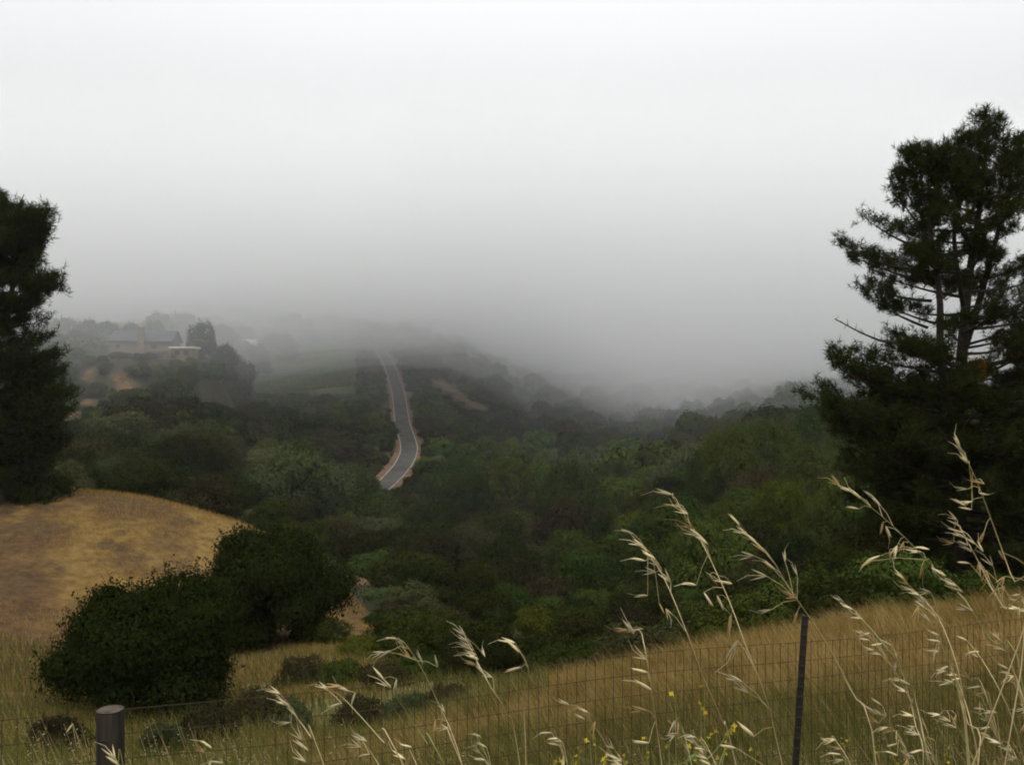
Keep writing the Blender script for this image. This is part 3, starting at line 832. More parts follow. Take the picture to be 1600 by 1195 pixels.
for _ in range(2600):
    y = random.uniform(24, 78); px = random.uniform(380, 1700); x = (px - CX) / FPX * y
    if y < KN(np.array([px]))[0] + 4 and px < 600: continue
    lim = np.interp(px, [380, 700, 1000, 1300, 1700], [36, 32, 27, 24, 22])
    if y < lim: continue
    rad = random.uniform(0.8, 2.1); h = rad * random.uniform(.8, 1.3); z = gz(x, y)
    if not free(x, y, rad, .6): continue
    if not allowed(x, y, z, rad, h): continue
    top = CY + FPX * (CAMZ - z - h) / y
    k = random.choice(('oak', 'bay', 'bay', 'brown', 'olive' if px < 900 else 'bay', 'oak'))
    wh = ('in the gully right of the dark oak' if px < 620 else 'beyond the faint left end of the golden field' if px < 780 else 'behind the bright rounded bush' if px < 960 else
          'behind the short nodding oats' if px < 1090 else 'behind the tall nodding oat' if px < 1200 else 'behind the top of the steel post' if px < 1300 else 'between the steel post and the pine' if px < 1420 else 'around the foot of the tall pine')
    wh = ('nearer ' if y < 42 else 'middle ' if y < 56 else 'farther ') + SHRUBW[k] + ' ' + wh
    plant(k, x, y, rad, h, 'chaparral_shrub', wh, 'shrub', wh + ', several', with_trunk=False, sink=.1)
    placed.append((x, y, rad)); n_sh += 1
    if n_sh >= 260: break

# ------------------------------------------------------------------ the two dark trees on the left, close up
def near_tree(name, label, px, base, top, wpx, d, seed, n, leaf, mat, low, lobes):
    x = (px - CX) / FPX * d; z = gz(x, d); h = yz(top, d) - z; rad = wpx / 2 / FPX * d
    e = empty(name, (x, d, z)); tag(e, label, 'tree')
    me = crown_mesh(name + "_crown", seed, n, leaf, mat, lobes=lobes, low=low, ragged=.5, lobe=(.12, .36), sprigs=1300, fill=4500)
    c = mobj("crown", me, e); c.scale = (rad, rad, h)
    mb = MB(); r = random.Random(seed)
    for s in range(3):
        a = s * 2.1 + .4
        pts = [(0.12 * math.cos(a), 0.12 * math.sin(a), -.3), (0.3 * math.cos(a), .3 * math.sin(a), h * .22), (rad * .35 * math.cos(a), rad * .35 * math.sin(a), h * .5), (rad * .5 * math.cos(a + .3), rad * .5 * math.sin(a + .3), h * .8)]
        mb.tube(pts, [.14, .11, .07, .02], 7)
    mb.build("trunk", M['bark'], e, True)
    return e
near_tree('bush_tree', 'wide dark leafy tree at the foot of the dry hill, behind the wooden post', 232, 1105, 899, 308, 24, 71, 80000, 0.0130, M['near'], 0.0, 46)
near_tree('oak_tree', 'very dark round oak right of the wide leafy tree below the dry hill', 418, 1020, 822, 255, 36, 83, 62000, 0.0152, M['oak'], 0.0, 40)


# ================================================================== pines
def needle_tufts(C, D, size, r, k=16, wid=0.11):
    """C centres, D shoot directions: brush-like tufts of needles"""
    n = len(C)
    D = D / np.linalg.norm(D, axis=1)[:, None]
    C2 = np.repeat(C, k, 0); D2 = np.repeat(D, k, 0); s = np.repeat(size * r.uniform(.7, 1.3, n), k)[:, None]
    Q = r.normal(size=(n * k, 3)); Q /= np.linalg.norm(Q, axis=1)[:, None]
    dirn = Q * 0.95 + D2 * 0.5; dirn /= np.linalg.norm(dirn, axis=1)[:, None]
    base = C2 + D2 * s * r.uniform(-.5, .5, (n * k, 1))
    side = np.cross(dirn, r.normal(size=(n * k, 3))); side /= np.linalg.norm(side, axis=1)[:, None]
    w = s * wid
    V = np.stack([base - side * w * .5, base + side * w * .5, base + dirn * s], 1).reshape(-1, 3)
    return V, np.arange(3 * n * k).reshape(-1, 3)


def bez(p0, p1, p2, n):
    tt = np.linspace(0, 1, n)[:, None]
    return (1 - tt) ** 2 * p0 + 2 * tt * (1 - tt) * p1 + tt ** 2 * p2


def make_pine(name, label, base, trunks, limbs, tuft, seed, needles=16, dead=(), dead_sprays=(), dens=1.0):
    """trunks: list of (polyline, radii); limbs: list of (root, tip, bareness); all world coordinates"""
    r = np.random.default_rng(seed)
    e = empty(name, tuple(base)); tag(e, label, 'tree')
    off = np.array(base)
    for pts, rad in trunks:
        mb = MB(); pts = resample(pts, 14) - off
        mb.tube(pts, np.interp(np.linspace(0, 1, 14), np.linspace(0, 1, len(rad)), rad), 9); mb.build("trunk", M['bark'], e, True)
    C = []; D = []; 
    for root, tip, bare in limbs:
        root = np.array(root); tip = np.array(tip); L = np.linalg.norm(tip - root)
        mid = (root + tip) / 2 + np.array([0, 0, -0.10 * L]) + r.normal(size=3) * .05 * L
        line = bez(root, mid, tip, 9)
        mb = MB(); th = 0.018 + 0.016 * L
        mb.tube(line - off, np.linspace(th, 0.008, 9), 5)
        ax = (tip - root) / L
        lat = np.cross(ax, [0, 0, 1]); lat /= max(np.linalg.norm(lat), 1e-5)
        nt_ = max(5, int(L * 5.2 * dens))
        for k in range(nt_):
            f = bare + (1 - bare) * (k + r.random()) / nt_
            p = line[min(8, int(f * 8))] * (1 - (f * 8) % 1) + line[min(8, int(f * 8) + 1)] * ((f * 8) % 1)
            tl = (0.16 + 0.22 * L * (1.15 - f)) * r.uniform(.5, 1.1); tl = min(tl, 1.2)
            dr = ax * r.uniform(.2, .9) + lat * r.uniform(-1, 1) + np.array([0, 0, r.uniform(-.1, .75)])
            dr /= np.linalg.norm(dr)
            q = p + dr * tl
            mb.tube([p - off, (p + q) / 2 - off + [0, 0, .02], q - off], [0.012, .009, .005], 3, False)
            m = 13 if tl > tuft else 7                       # a rounded clump at the end of every twig
            for j in range(m):
                C.append(q + r.normal(size=3) * np.array([1, 1, .85]) * tuft * .62); D.append(dr * .6 + np.array([0, 0, .7]) + r.normal(size=3) * .4)
            if tl > 2.5 * tuft:
                for j in range(4):
                    C.append(p + dr * tl * r.uniform(.45, .8) + r.normal(size=3) * tuft * .5); D.append(dr + np.array([0, 0, .6]) + r.normal(size=3) * .3)
        C.append(tip); D.append(ax + np.array([0, 0, .7]))
        mb.build("limb", M['bark'], e)
    V, Fq = needle_tufts(np.array(C) - off, np.array(D), tuft, r, needles)
    c = mobj("crown", arr_mesh(name + "_needles", V, Fq, M['needle']), e)
    for pts in dead:
        mb = MB(); pts = np.array(pts) - off
        mb.tube(pts, np.linspace(.06, .016, len(pts)), 5)
        for k in range(34):
            i = r.integers(0, len(pts) - 1); f = r.random(); p = pts[i] * (1 - f) + pts[i + 1] * f
            q = p + np.array([r.uniform(-.25, .15), r.uniform(-.2, .2), r.uniform(-.2, .25)])
            mb.tube([p, q], [.012, .004], 3, False)
        o = mb.build("dead_limb", M['bark'], e); o["label"] = "bare dead limb jutting out over the fog"
    for cpt, rad in dead_sprays:
        n = 70
        CC = np.array(cpt) - off + r.normal(size=(n, 3)) * rad
        V, Fq = needle_tufts(CC, np.tile([0, 0, -.6], (n, 1)) + r.normal(size=(n, 3)) * .5, tuft * .85, r, needles)
        o = mobj("dead_spray", arr_mesh("dead_spray", V, Fq, M['deadneedle']), e); o["label"] = "orange brown dead needles on an inner twig"
    return e


# right-hand pine, 30 m off
PD = 30.0
Q = lambda px, py, dd=0.0: P(px, py, PD) + np.array([0, dd, 0])
def Qd(px, py, dd):           # keep the picture position, change the distance
    return P(px, py, PD + dd)
base = Q(1500, 900); base[2] = gz(base[0], base[1]) - .1
trunks = [([base, Q(1496, 760), Q(1500, 600), Qd(1512, 450, .3), Qd(1530, 330, .4), Qd(1545, 190, .4)], [.30, .25, .2, .14, .09, .03]),
          ([Qd(1486, 690, -.2), Qd(1470, 560, -.5), Qd(1468, 460, -.7), Qd(1450, 340, -.8), Qd(1432, 240, -.8)], [.16, .13, .10, .06, .02]),
          ([Qd(1502, 560, .3), Qd(1530, 470, 1.0), Qd(1565, 340, 1.4), Qd(1590, 225, 1.6)], [.14, .11, .07, .02]),
          ([Qd(1506, 480, .3), Qd(1492, 390, -.9), Qd(1490, 300, -1.2), Qd(1472, 240, -1.2)], [.1, .07, .05, .015])]
ENV = lambda y: np.interp(y, [180, 230, 300, 380, 450, 520, 560, 620, 700, 800, 880], [20, 80, 140, 165, 160, 150, 190, 235, 215, 190, 150])
rp_ = np.random.default_rng(31)
limbs = []
tips = [(1346, 336, 1430, 385, .4), (1316, 378, 1440, 420, -.4), (1330, 400, 1445, 440, .6), (1342, 445, 1455, 470, -.8), (1352, 462, 1450, 512, .5), (1370, 470, 1462, 505, 0),
        (1398, 262, 1445, 345, -.5), (1396, 290, 1452, 370, .4), (1412, 240, 1440, 320, 0), (1380, 545, 1470, 560, -.6), (1392, 520, 1470, 545, .7),
        (1301, 548, 1480, 625, .3), (1298, 566, 1480, 640, -.6), (1330, 575, 1485, 640, .8), (1262, 614, 1488, 665, -.2), (1278, 600, 1486, 668, .9), (1290, 628, 1488, 690, -.9),
        (1284, 650, 1488, 705, .1), (1330, 640, 1486, 690, -1.0), (1360, 600, 1482, 650, .4), (1330, 690, 1490, 740, .3), (1320, 735, 1492, 770, -.5), (1335, 775, 1493, 800, .6), (1350, 740, 1491, 780, -1.1), (1350, 815, 1495, 830, .2), (1350, 660, 1490, 700, -1.6), (1370, 700, 1490, 745, -1.8), (1400, 640, 1490, 690, -1.8), (1430, 690, 1490, 730, -2.0), (1560, 660, 1505, 700, -2.0), (1590, 700, 1505, 740, -2.2), (1610, 640, 1505, 690, -1.6), (1550, 740, 1500, 770, -2.4), (1440, 770, 1495, 800, -2.4), (1370, 790, 1495, 820, -1.8), (1600, 790, 1500, 820, -2.0), (1520, 690, 1500, 730, -2.4), (1480, 640, 1495, 690, -2.0), (1545, 620, 1503, 670, -1.9), (1460, 600, 1480, 650, -1.6), (1590, 590, 1505, 640, -1.0)]
for (tx, ty, rx, ry, dd) in tips:
    limbs.append((Qd(rx, ry, dd * .2), Qd(tx, ty, dd), .34 if ty < 540 else .3))
for k in range(150):                                    # boughs all around the trunks
    y = 250 + 620 * (k / 150.0) ** .8 + rp_.uniform(-8, 8)
    a = k * 2.39996 + rp_.uniform(-.3, .3)
    L = ENV(y) / FPX * PD * rp_.uniform(.55, .95)
    cx = np.interp(y, [200, 330, 450, 600, 900], [1540, 1522, 1506, 1500, 1498])
    root = Q(cx, y + 18); tip = root + np.array([math.cos(a) * L, math.sin(a) * L, rp_.uniform(.1, .35) * L])
    if y < 540 and k % 5 in (1, 3): continue
    limbs.append((root, tip, rp_.uniform(.2, .45)))
for (bx, by, tx, ty, dd, n_, ln) in [(1530, 330, 1545, 190, .4, 15, .8), (1452, 350, 1432, 240, -.8, 12, .7), (1566, 340, 1590, 225, 1.6, 12, .75), (1490, 310, 1472, 240, -1.2, 9, .6),
                                   (1515, 330, 1502, 222, .5, 9, .55), (1468, 470, 1452, 350, -.7, 8, 1.0), (1512, 460, 1530, 330, .3, 8, 1.1), (1530, 470, 1566, 340, 1.1, 8, 1.1)]:
    for k in range(n_):                                # short shoots up the leaders
        f = k / (n_ - 1); a = k * 2.4
        root = Qd(bx + (tx - bx) * f, by + (ty - by) * f, dd)
        L = ln * (1.0 - .72 * f) * rp_.uniform(.6, 1.1) + .12
        limbs.append((root, root + np.array([math.cos(a) * L * .75, math.sin(a) * L * .75, L * rp_.uniform(.5, .9)]), .12))
for (bx, by, tx, ty, dd) in [(1500, 330, 1502, 215, .5), (1520, 330, 1523, 205, -.3), (1562, 300, 1568, 200, .9), (1412, 330, 1404, 258, -.3), (1452, 300, 1450, 232, .2), (1590, 320, 1612, 236, .2)]:
    limbs.append((Qd(bx, by, dd), Qd(tx, ty, dd), .05))
make_pine('pine_tree', 'tall open pine with several leaders standing beyond the field', base, trunks, limbs, 0.215, 5, needles=14, dens=.52,
          dead=[[Qd(1470, 560, -.6), Qd(1420, 540, -.8), Qd(1375, 532, -1.0), Qd(1345, 520, -1.1), Qd(1304, 498, -1.2)]],
          dead_sprays=[(Qd(1532, 572, -1.2), np.array([.13, .1, .13])), (Qd(1527, 588, -1.1), np.array([.09, .08, .08]))])

# left-hand pine on the dry hill, 50 m off
PD2 = 50.0
base = P(-22, 792, PD2); base[2] = gz(base[0], base[1]) - .1
L2 = lambda px, py, dd=0.0: P(px, py, PD2 + dd)
trunks = [([base, L2(-20, 650), L2(-22, 500), L2(-20, 400, .3), L2(-8, 315, .3)], [.42, .36, .27, .16, .03]),
          ([L2(-20, 560), L2(20, 450, .8), L2(40, 350, 1.0)], [.2, .13, .02]),
          ([L2(-21, 600), L2(-70, 450, -.6), L2(-90, 340, -.6)], [.2, .13, .02])]
limbs = []
tips = [(12, 308, 0, 360), (45, 326, 25, 390), (72, 345, 30, 410), (80, 372, 30, 430), (74, 398, 20, 450), (96, 424, 15, 470), (103, 432, 10, 478), (78, 458, 0, 495), (62, 482, -5, 510), (40, 500, -10, 520),
        (104, 548, -18, 600), (110, 575, -18, 620), (84, 560, -18, 600), (124, 612, -19, 650), (116, 640, -20, 680), (100, 660, -20, 690), (105, 700, -20, 720), (112, 756, -20, 745), (120, 770, -20, 750), (90, 730, -20, 740),
        (60, 540, -18, 590), (40, 560, -18, 600), (70, 780, -20, 760), (98, 786, -20, 755), (55, 690, -20, 715), (80, 620, -19, 650)]
rp_ = np.random.default_rng(77)
for i, (tx, ty, rx, ry) in enumerate(tips):
    for dd in (rp_.uniform(-1.6, 0), rp_.uniform(0.2, 1.8)):
        limbs.append((L2(rx, ry, dd * .2), L2(tx - 12 + (0 if dd < 0 else -8), ty + (0 if dd < 0 else 6), dd), .3))
ENV2 = lambda y: np.interp(y, [310, 350, 430, 480, 520, 560, 620, 700, 780], [30, 85, 115, 95, 75, 115, 140, 135, 120])
for k in range(110):
    y = 330 + 440 * k / 110.0; a = k * 2.39996
    L = ENV2(y) / FPX * PD2 * rp_.uniform(.5, .98)
    root = L2(-20, y + 12); limbs.append((root, root + np.array([math.cos(a) * L, math.sin(a) * L, rp_.uniform(.1, .4) * L]), .3))
for (bx, by, tx, ty, dd) in [(-20, 420, -8, 312, .3), (15, 450, 40, 345, 1.0), (-70, 450, -90, 340, -.6), (30, 400, 60, 340, -.5)]:
    for k in range(18):
        f = k / 17; a = k * 2.4; root = L2(bx + (tx - bx) * f, by + (ty - by) * f, dd); L = 1.7 * (1 - .75 * f) * rp_.uniform(.6, 1.1) + .2
        limbs.append((root, root + np.array([math.cos(a) * L * .8, math.sin(a) * L * .8, L * .8]), .1))
make_pine('pine_tree', 'big dense dark pine at the picture edge on the dry hill', base, trunks, limbs, 0.34, 6, needles=11, dens=.6)


# ================================================================== buildings in the haze
def pane(mb_parent, name, x0, x1, y, z0, z1):
    mb = MB(); mb.box((x0 - .12, y - .10, z0 - .12), (x1 + .12, y + .02, z1 + .12)); w = mb.build(name, M['trim'], mb_parent)
    mb = MB(); mb.box((x0, y - .14, z0), (x1, y - .101, z1)); mb.build("pane", M['glass'], w)

def gable(mb, x0, x1, y0, y1, z0, zr, ov=.6, th=.25):
    """ridge along x"""
    ym = (y0 + y1) / 2
    for s, ye in ((1, y0 - ov), (-1, y1 + ov)):
        sl = (zr - z0) / abs(ym - (y0 if s > 0 else y1)); ze = z0 - ov * sl
        mb.add([(x0 - ov, ye, ze), (x1 + ov, ye, ze), (x1 + ov, ym, zr), (x0 - ov, ym, zr), (x0 - ov, ye, ze + th), (x1 + ov, ye, ze + th), (x1 + ov, ym, zr + th), (x0 - ov, ym, zr + th)],
               [(0, 3, 2, 1), (4, 5, 6, 7), (0, 1, 5, 4), (1, 2, 6, 5), (2, 3, 7, 6), (3, 0, 4, 7)])
hx, hy, hz = HOUSE_C
e = empty('house', (hx, hy, hz), R(3)); tag(e, 'two storey tan house with grey roof and centre chimney in the fog', 'house')
mb = MB(); mb.box((-9.2, 0, -3), (9.0, 9, 5.9))
mb.add([(-9.2, 0, 5.9), (-9.2, 9, 5.9), (-9.2, 4.5, 8.8), (9.0, 0, 5.9), (9.0, 9, 5.9), (9.0, 4.5, 8.8)], [(0, 2, 1), (3, 4, 5)])
mb.build("wall", M['stucco'], e)
mb = MB(); gable(mb, -9.2, 9.0, 0, 9, 5.95, 8.95); rf = mb.build("roof", M['roof'], e)
mb = MB(); mb.box((-9.9, -.75, 5.25), (9.7, -.66, 5.62)); mb.build("fascia", M['trim'], rf)
mb = MB(); mb.box((-.9, -.9, -2.5), (.9, -.02, 9.6)); mb.box((-1.05, -1.0, 9.6), (1.05, .1, 9.9)); ch = mb.build("chimney", M['stucco'], e)
pane(e, "window", -5.3, -3.0, -.02, .9, 2.1)
pane(e, "window", -7.6, -6.4, -.02, 3.6, 4.7)
pane(e, "window", 3.0, 4.6, -.02, 3.5, 4.7)
mb = MB(); mb.box((1.2, -2.0, 2.2), (8.8, -.02, 2.5))
for xx in (1.4, 5.0, 8.6): mb.box((xx - .1, -1.95, -2.5), (xx + .1, -1.75, 2.2))
mb.build("porch", M['trim'], e)
pane(e, "door", 3.6, 6.6, -.02, .0, 2.0)

def small_house(nm_, label, px, py, d, w, dep, h, rise, wall, roofm, rz=0.0, flat=False):
    c = P(px, py, d); c[2] = gz(c[0], c[1]) + .2
    e = empty(nm_, tuple(c), rz); tag(e, label, 'house' if 'house' in nm_ else 'building')
    g = gz(c[0], c[1]) - c[2]
    mb = MB(); mb.box((-w / 2, 0, min(-2.0, g - 1)), (w / 2, dep, h))
    if not flat: mb.add([(-w/2, 0, h), (-w/2, dep, h), (-w/2, dep/2, h + rise), (w/2, 0, h), (w/2, dep, h), (w/2, dep/2, h + rise)], [(0, 2, 1), (3, 4, 5)])
    mb.build("wall", wall, e)
    mb = MB()
    if flat: mb.box((-w / 2 - .5, -.6, h + .003), (w / 2 + .5, dep + .5, h + .55))
    else: gable(mb, -w / 2, w / 2, 0, dep, h + .03, h + rise + .03, .45, .2)
    mb.build("roof", roofm, e)
    pane(e, "window", -w * .3, -w * .12, -.02, h * .35, h * .75); pane(e, "window", w * .1, w * .3, -.02, h * .35, h * .75)
    return e
small_house('outbuilding', 'low tan outbuilding with pale flat roof beside the tan house', 284, 556, 262, 6.4, 5, 3.0, 0, M['stucco'], M['cream'], flat=True)
small_house('house', 'upper hazy tan house on the ridge behind the tallest evergreen', 316, 500, 335, 15, 9, 4.2, 2.6, M['stucco'], M['roof'])
small_house('house', 'faint white house far along the foggy ridge', 384, 527, 400, 7, 6, 3.2, 1.6, M['white'], M['white'])
small_house('shed', 'small pale shed low among the trees below the house', 339, 692, 205, 2.2, 2, 1.2, .5, M['white'], M['white'])

# trees behind the house on the ridge
for i, (px, top, wpx, d) in enumerate([(60, 505, 60, 300), (100, 497, 70, 305), (140, 500, 50, 300), (165, 502, 40, 296), (130, 515, 70, 285), (250, 484, 60, 330), (285, 474, 70, 352), (340, 478, 70, 356), (395, 500, 60, 352), (435, 500, 70, 400), (360, 535, 60, 300), (90, 520, 60, 280), (240, 500, 50, 300), (205, 505, 40, 300)]):
    x = (px - CX) / FPX * d; z = gz(x, d); h = min(max(3.0, yz(top, d) - z), 12.5)
    plant('oak' if i % 3 else 'bay', x, d, wpx / 2 / FPX * d, h, 'oak_tree', 'hazy round tree on the ridge around the tan house', 'tree', 'hazy trees on the ridge around the house')

for i, px in enumerate((168, 181, 194, 206, 219, 233, 247, 260, 274, 288, 300)):
    d = 250 + 4 * (i % 3); x = (px - CX) / FPX * d
    plant('bay' if i % 2 else 'olive', x, d, random.uniform(2.0, 2.9), max(2.2, yz(566 + 4 * (i % 2), d) - gz(x, d)), 'garden_shrub', ORD[i] + ' shrub from the left in the row below the tan house', 'shrub', 'shrubs below the tan house', with_trunk=False, sink=.3)
# vineyard rows on the slope left of the road
n_row = 15
for i in range(n_row):
    f = i / (n_row - 1)
    A = hit(400 + 10 * f, 612 - 72 * f, 200); B = hit(550 - 12 * f, 604 - 70 * f, 200)
    n = 44; tt = np.linspace(0, 1, n)
    C = A[None] * (1 - tt[:, None]) + B[None] * tt[:, None]; C[:, 2] = ground_z(C[:, 0], C[:, 1])
    r = np.random.default_rng(i)
    m = 1100; k = r.integers(0, n - 1, m); g = r.random(m)[:, None]
    CC = C[k] * (1 - g) + C[k + 1] * g + np.stack([r.normal(size=m) * .35, r.normal(size=m) * .45, r.uniform(.3, 1.7, m)], 1)
    V, Fq = leaf_quads(CC, r.normal(size=(m, 3)) + [0, -.3, .5], .34, r)
    e = empty('vine_row', tuple(A)); tag(e, ORD[i] + ' row of green vines from the bottom of the hazy vineyard', 'vine row', 'vine rows on the hazy slope')
    mobj("crown", arr_mesh("vine_leaves", V - A, Fq, M['vine']), e)
    mb = MB(); mb.tube(C[::6] + [0, 0, 1.0] - A, .05, 4); mb.build("trellis_wire", M['trim'], e)


# ================================================================== fog: thin haze all round, and the low cloud resting on the hills
def vol_mat(name, dens, col=(0.968, 0.975, 0.978)):
    m, t, out = new_mat(name)
    v = t.nodes.new("ShaderNodeVolumePrincipled")
    v.inputs["Color"].default_value = (*col, 1); v.inputs["Density"].default_value = dens; v.inputs["Anisotropy"].default_value = 0.0
    t.links.new(v.outputs[0], out.inputs["Volume"])
    return m
mb = MB(); mb.box((-2700, -2700, -60), (2700, 2700, 112))
o = mb.build("haze", vol_mat("haze_air", 0.00012)); tag(o, "thin pale haze filling the valley air", "haze", None, "stuff")

def cloud(name, label, dens, front, base, top, amp, seed):
    """closed body of low cloud: undulating underside and ragged front edge"""
    r = np.random.default_rng(seed)
    nx, ny = 130, 80
    xs = np.linspace(-2500, 2500, nx); xs = np.sign(xs) * (np.abs(xs) / 2500) ** 1.7 * 2500
    tt = np.linspace(0, 1, ny) ** 2.4
    ph = r.uniform(0, 6.28, 6)
    VB = []
    for j in range(ny):
        fr = front - 25 * np.clip((-50 - xs) / 50, 0, 1) + 20 * np.sin(xs / 61 + ph[0]) + 14 * np.sin(xs / 23 + ph[1])
        y = fr + (2450 - fr) * tt[j]
        und = amp * (np.sin(xs / 47 + y / 90 + ph[2]) + .8 * np.sin(xs / 19 - y / 55 + ph[3]) + .6 * np.sin(y / 33 + xs / 28 + ph[4])) * (1 + np.clip((xs + 20) / 80, 0, .8))
        b = base(xs, y) + und + 22 * np.exp(-(y - fr) / 35)
        VB.append(np.stack([xs, y, b], 1))
    VB = np.array(VB).reshape(-1, 3); VT = VB.copy(); VT[:, 2] = top
    n = nx * ny
    Fq = []
    g = lambda i, j: j * nx + i
    for j in range(ny - 1):
        for i in range(nx - 1):
            Fq.append((g(i, j), g(i, j + 1), g(i + 1, j + 1), g(i + 1, j)))
            Fq.append((n + g(i, j), n + g(i + 1, j), n + g(i + 1, j + 1), n + g(i, j + 1)))
    for i in range(nx - 1):
        Fq.append((g(i, 0), g(i + 1, 0), n + g(i + 1, 0), n + g(i, 0))); Fq.append((g(i + 1, ny - 1), g(i, ny - 1), n + g(i, ny - 1), n + g(i + 1, ny - 1)))
    for j in range(ny - 1):
        Fq.append((g(0, j + 1), g(0, j), n + g(0, j), n + g(0, j + 1))); Fq.append((g(nx - 1, j), g(nx - 1, j + 1), n + g(nx - 1, j + 1), n + g(nx - 1, j)))
    o = mobj(name, arr_mesh(name, np.vstack([VB, VT]), np.array(Fq), vol_mat(name + "_air", dens)))
    tag(o, label, "fog", None, "stuff")
    return o
TOPZ = 92
FOG = [(-17, .0004), (-10, .0007), (-4, .0010), (2, .0016), (7, .0025), (12, .0046), (17, .0080)]
for i, (b0, dn) in enumerate(FOG):
    cloud("low_cloud", ORD[i] + " layer of the low fog, counting from its thin lowest veil", dn, 215 + 14 * i,
          lambda x, y, b0=b0: b0 - 33.0 * np.clip((x + 15) / 90, 0, 1) - 0.03 * np.clip(x - 75, 0, 240) - 8.5 * np.clip((-60 - x) / 40, 0, 1) * np.clip((345 - y) / 50, 0, 1) + 0.125 * np.clip(y - 300, 0, 170) * np.clip((10 - x) / 50, 0, 1), TOPZ + i * 2.0, 2.4 + .6 * i, i + 1)


# ================================================================== fence
def fence_pt(s):
    """point on the fence line, s metres from the wooden post towards the steel post"""
    a = np.array([-1.60, 3.52]); b = np.array([1.58, 4.82]); u = (b - a) / np.linalg.norm(b - a)
    return a + u * s
FL = float(np.linalg.norm(np.array([3.18, 1.30])))
top_z = lambda s: 0.30 - 0.03 * s - 0.012 * math.sin(s * 1.9)
e = empty('wire_fence', (*fence_pt(0), gz(*fence_pt(0)))); tag(e, 'rusty rectangular wire mesh fence stretched across the grassy bank', 'fence')
off = Vector(e.location)
s0, s1 = -2.2, 6.6
HH = 1.2
mb = MB(); mb.tube([(0, 0, -HH), (0.002, 0.002, -HH * .5), (0, 0, 0)], .0015, 4); vw = mb.mesh("vertical_wire", M['wire'])
k = 0; s = s0
while s < s1:
    p = fence_pt(s); w = mobj("vertical_wire", vw, e); w.location = (p[0] - off.x, p[1] - off.y, top_z(s) - off.z)
    w.rotation_euler = (random.uniform(-.006, .006), random.uniform(-.012, .012), 0)
    s += 0.0508; k += 1
for j in range(13):
    pts = []
    for q in np.linspace(s0, s1, 60):
        p = fence_pt(q); pts.append((p[0] - off.x, p[1] - off.y - .003, top_z(q) - j * .1 - off.z + .004 * math.sin(q * 3 + j)))
    mb = MB(); mb.tube(pts, .0015, 4); mb.build("horizontal_wire", M['wire'], e)

# wooden post
bx, by = -1.585, 3.50
zt = yz(1108, 3.5); zb = gz(bx, by) - .4; rad = .052
mb = MB(); n = 28; ringz = [zb, zb + .5, zb + 1.0, zt - .25, zt - .014, zt - .003]
V = []
for q, z in enumerate(ringz):
    for k in range(n):
        a = 2 * math.pi * k / n; rr = rad * (1 + .014 * math.sin(3 * a + z * 4) + .012 * math.sin(9 * a + z) - (.07 if k in (5, 17, 22) else .03 if k in (9, 13, 20, 25) else 0)) * (0.93 if q == len(ringz) - 1 else 1)
        V.append((rr * math.cos(a), rr * math.sin(a), z - zb))
mb.add(V, [(i*n+k, i*n+(k+1) % n, (i+1)*n+(k+1) % n, (i+1)*n+k) for i in range(len(ringz)-1) for k in range(n)])
e = empty('wooden_fence_post', (bx, by, zb)); tag(e, 'round weathered grey wooden post at the bottom of the wide leafy tree', 'post')
mb.build("shaft", M['wood'], e, True)
mb = MB(); rr = rad * .955; h = zt - zb
mb.add([(0, 0, h + .004)] + [(rr * math.cos(2*math.pi*k/n), rr * math.sin(2*math.pi*k/n), h + .001) for k in range(n)], [(0, 1 + k, 1 + (k + 1) % n) for k in range(n)])
mb.build("end_grain", M['woodtop'], e)
mb = MB(); mb.tube([(-rad * .3, -rad - .004, h - .1), (-rad * .3 + .03, -rad - .004, h - .1)], .002, 5); mb.build("staple", M['wire'], e)

# steel T post, leaning
tp = P(1258, 962, 4.74); bt = P(1243, 1195, 4.74); dirv = (tp - bt) / (tp[2] - bt[2]); zb = gz(tp[0], tp[1]) - .3
bt = tp - dirv * (tp[2] - zb)
e = empty('metal_fence_post', tuple(bt)); tag(e, 'leaning dark steel fence post rising above the wire mesh', 'post')
L = tp[2] - zb
mb = MB()
def sheared(mb, x0, x1, y0, y1, z0=0, z1=L):
    V = []
    for z in (z0, z1):
        for (x, y) in ((x0, y0), (x1, y0), (x1, y1), (x0, y1)): V.append((x + dirv[0] * z, y + dirv[1] * z, z))
    mb.add(V, [(0,3,2,1),(4,5,6,7),(0,1,5,4),(1,2,6,5),(2,3,7,6),(3,0,4,7)])
sheared(mb, -.017, .017, -.004, .004); mb.build("flange", M['tpost'], e)
mb = MB(); sheared(mb, -.005, .005, .0045, .04); mb.build("web", M['tpost'], e)
mb = MB(); sheared(mb, -.011, .011, -.012, -.0045, 0, .01); stud = mb.mesh("stud", M['tpost'])
for k in range(22):
    z = L - .05 - k * .055; o = mobj("stud", stud, e); o.location = (dirv[0] * z, dirv[1] * z, z)


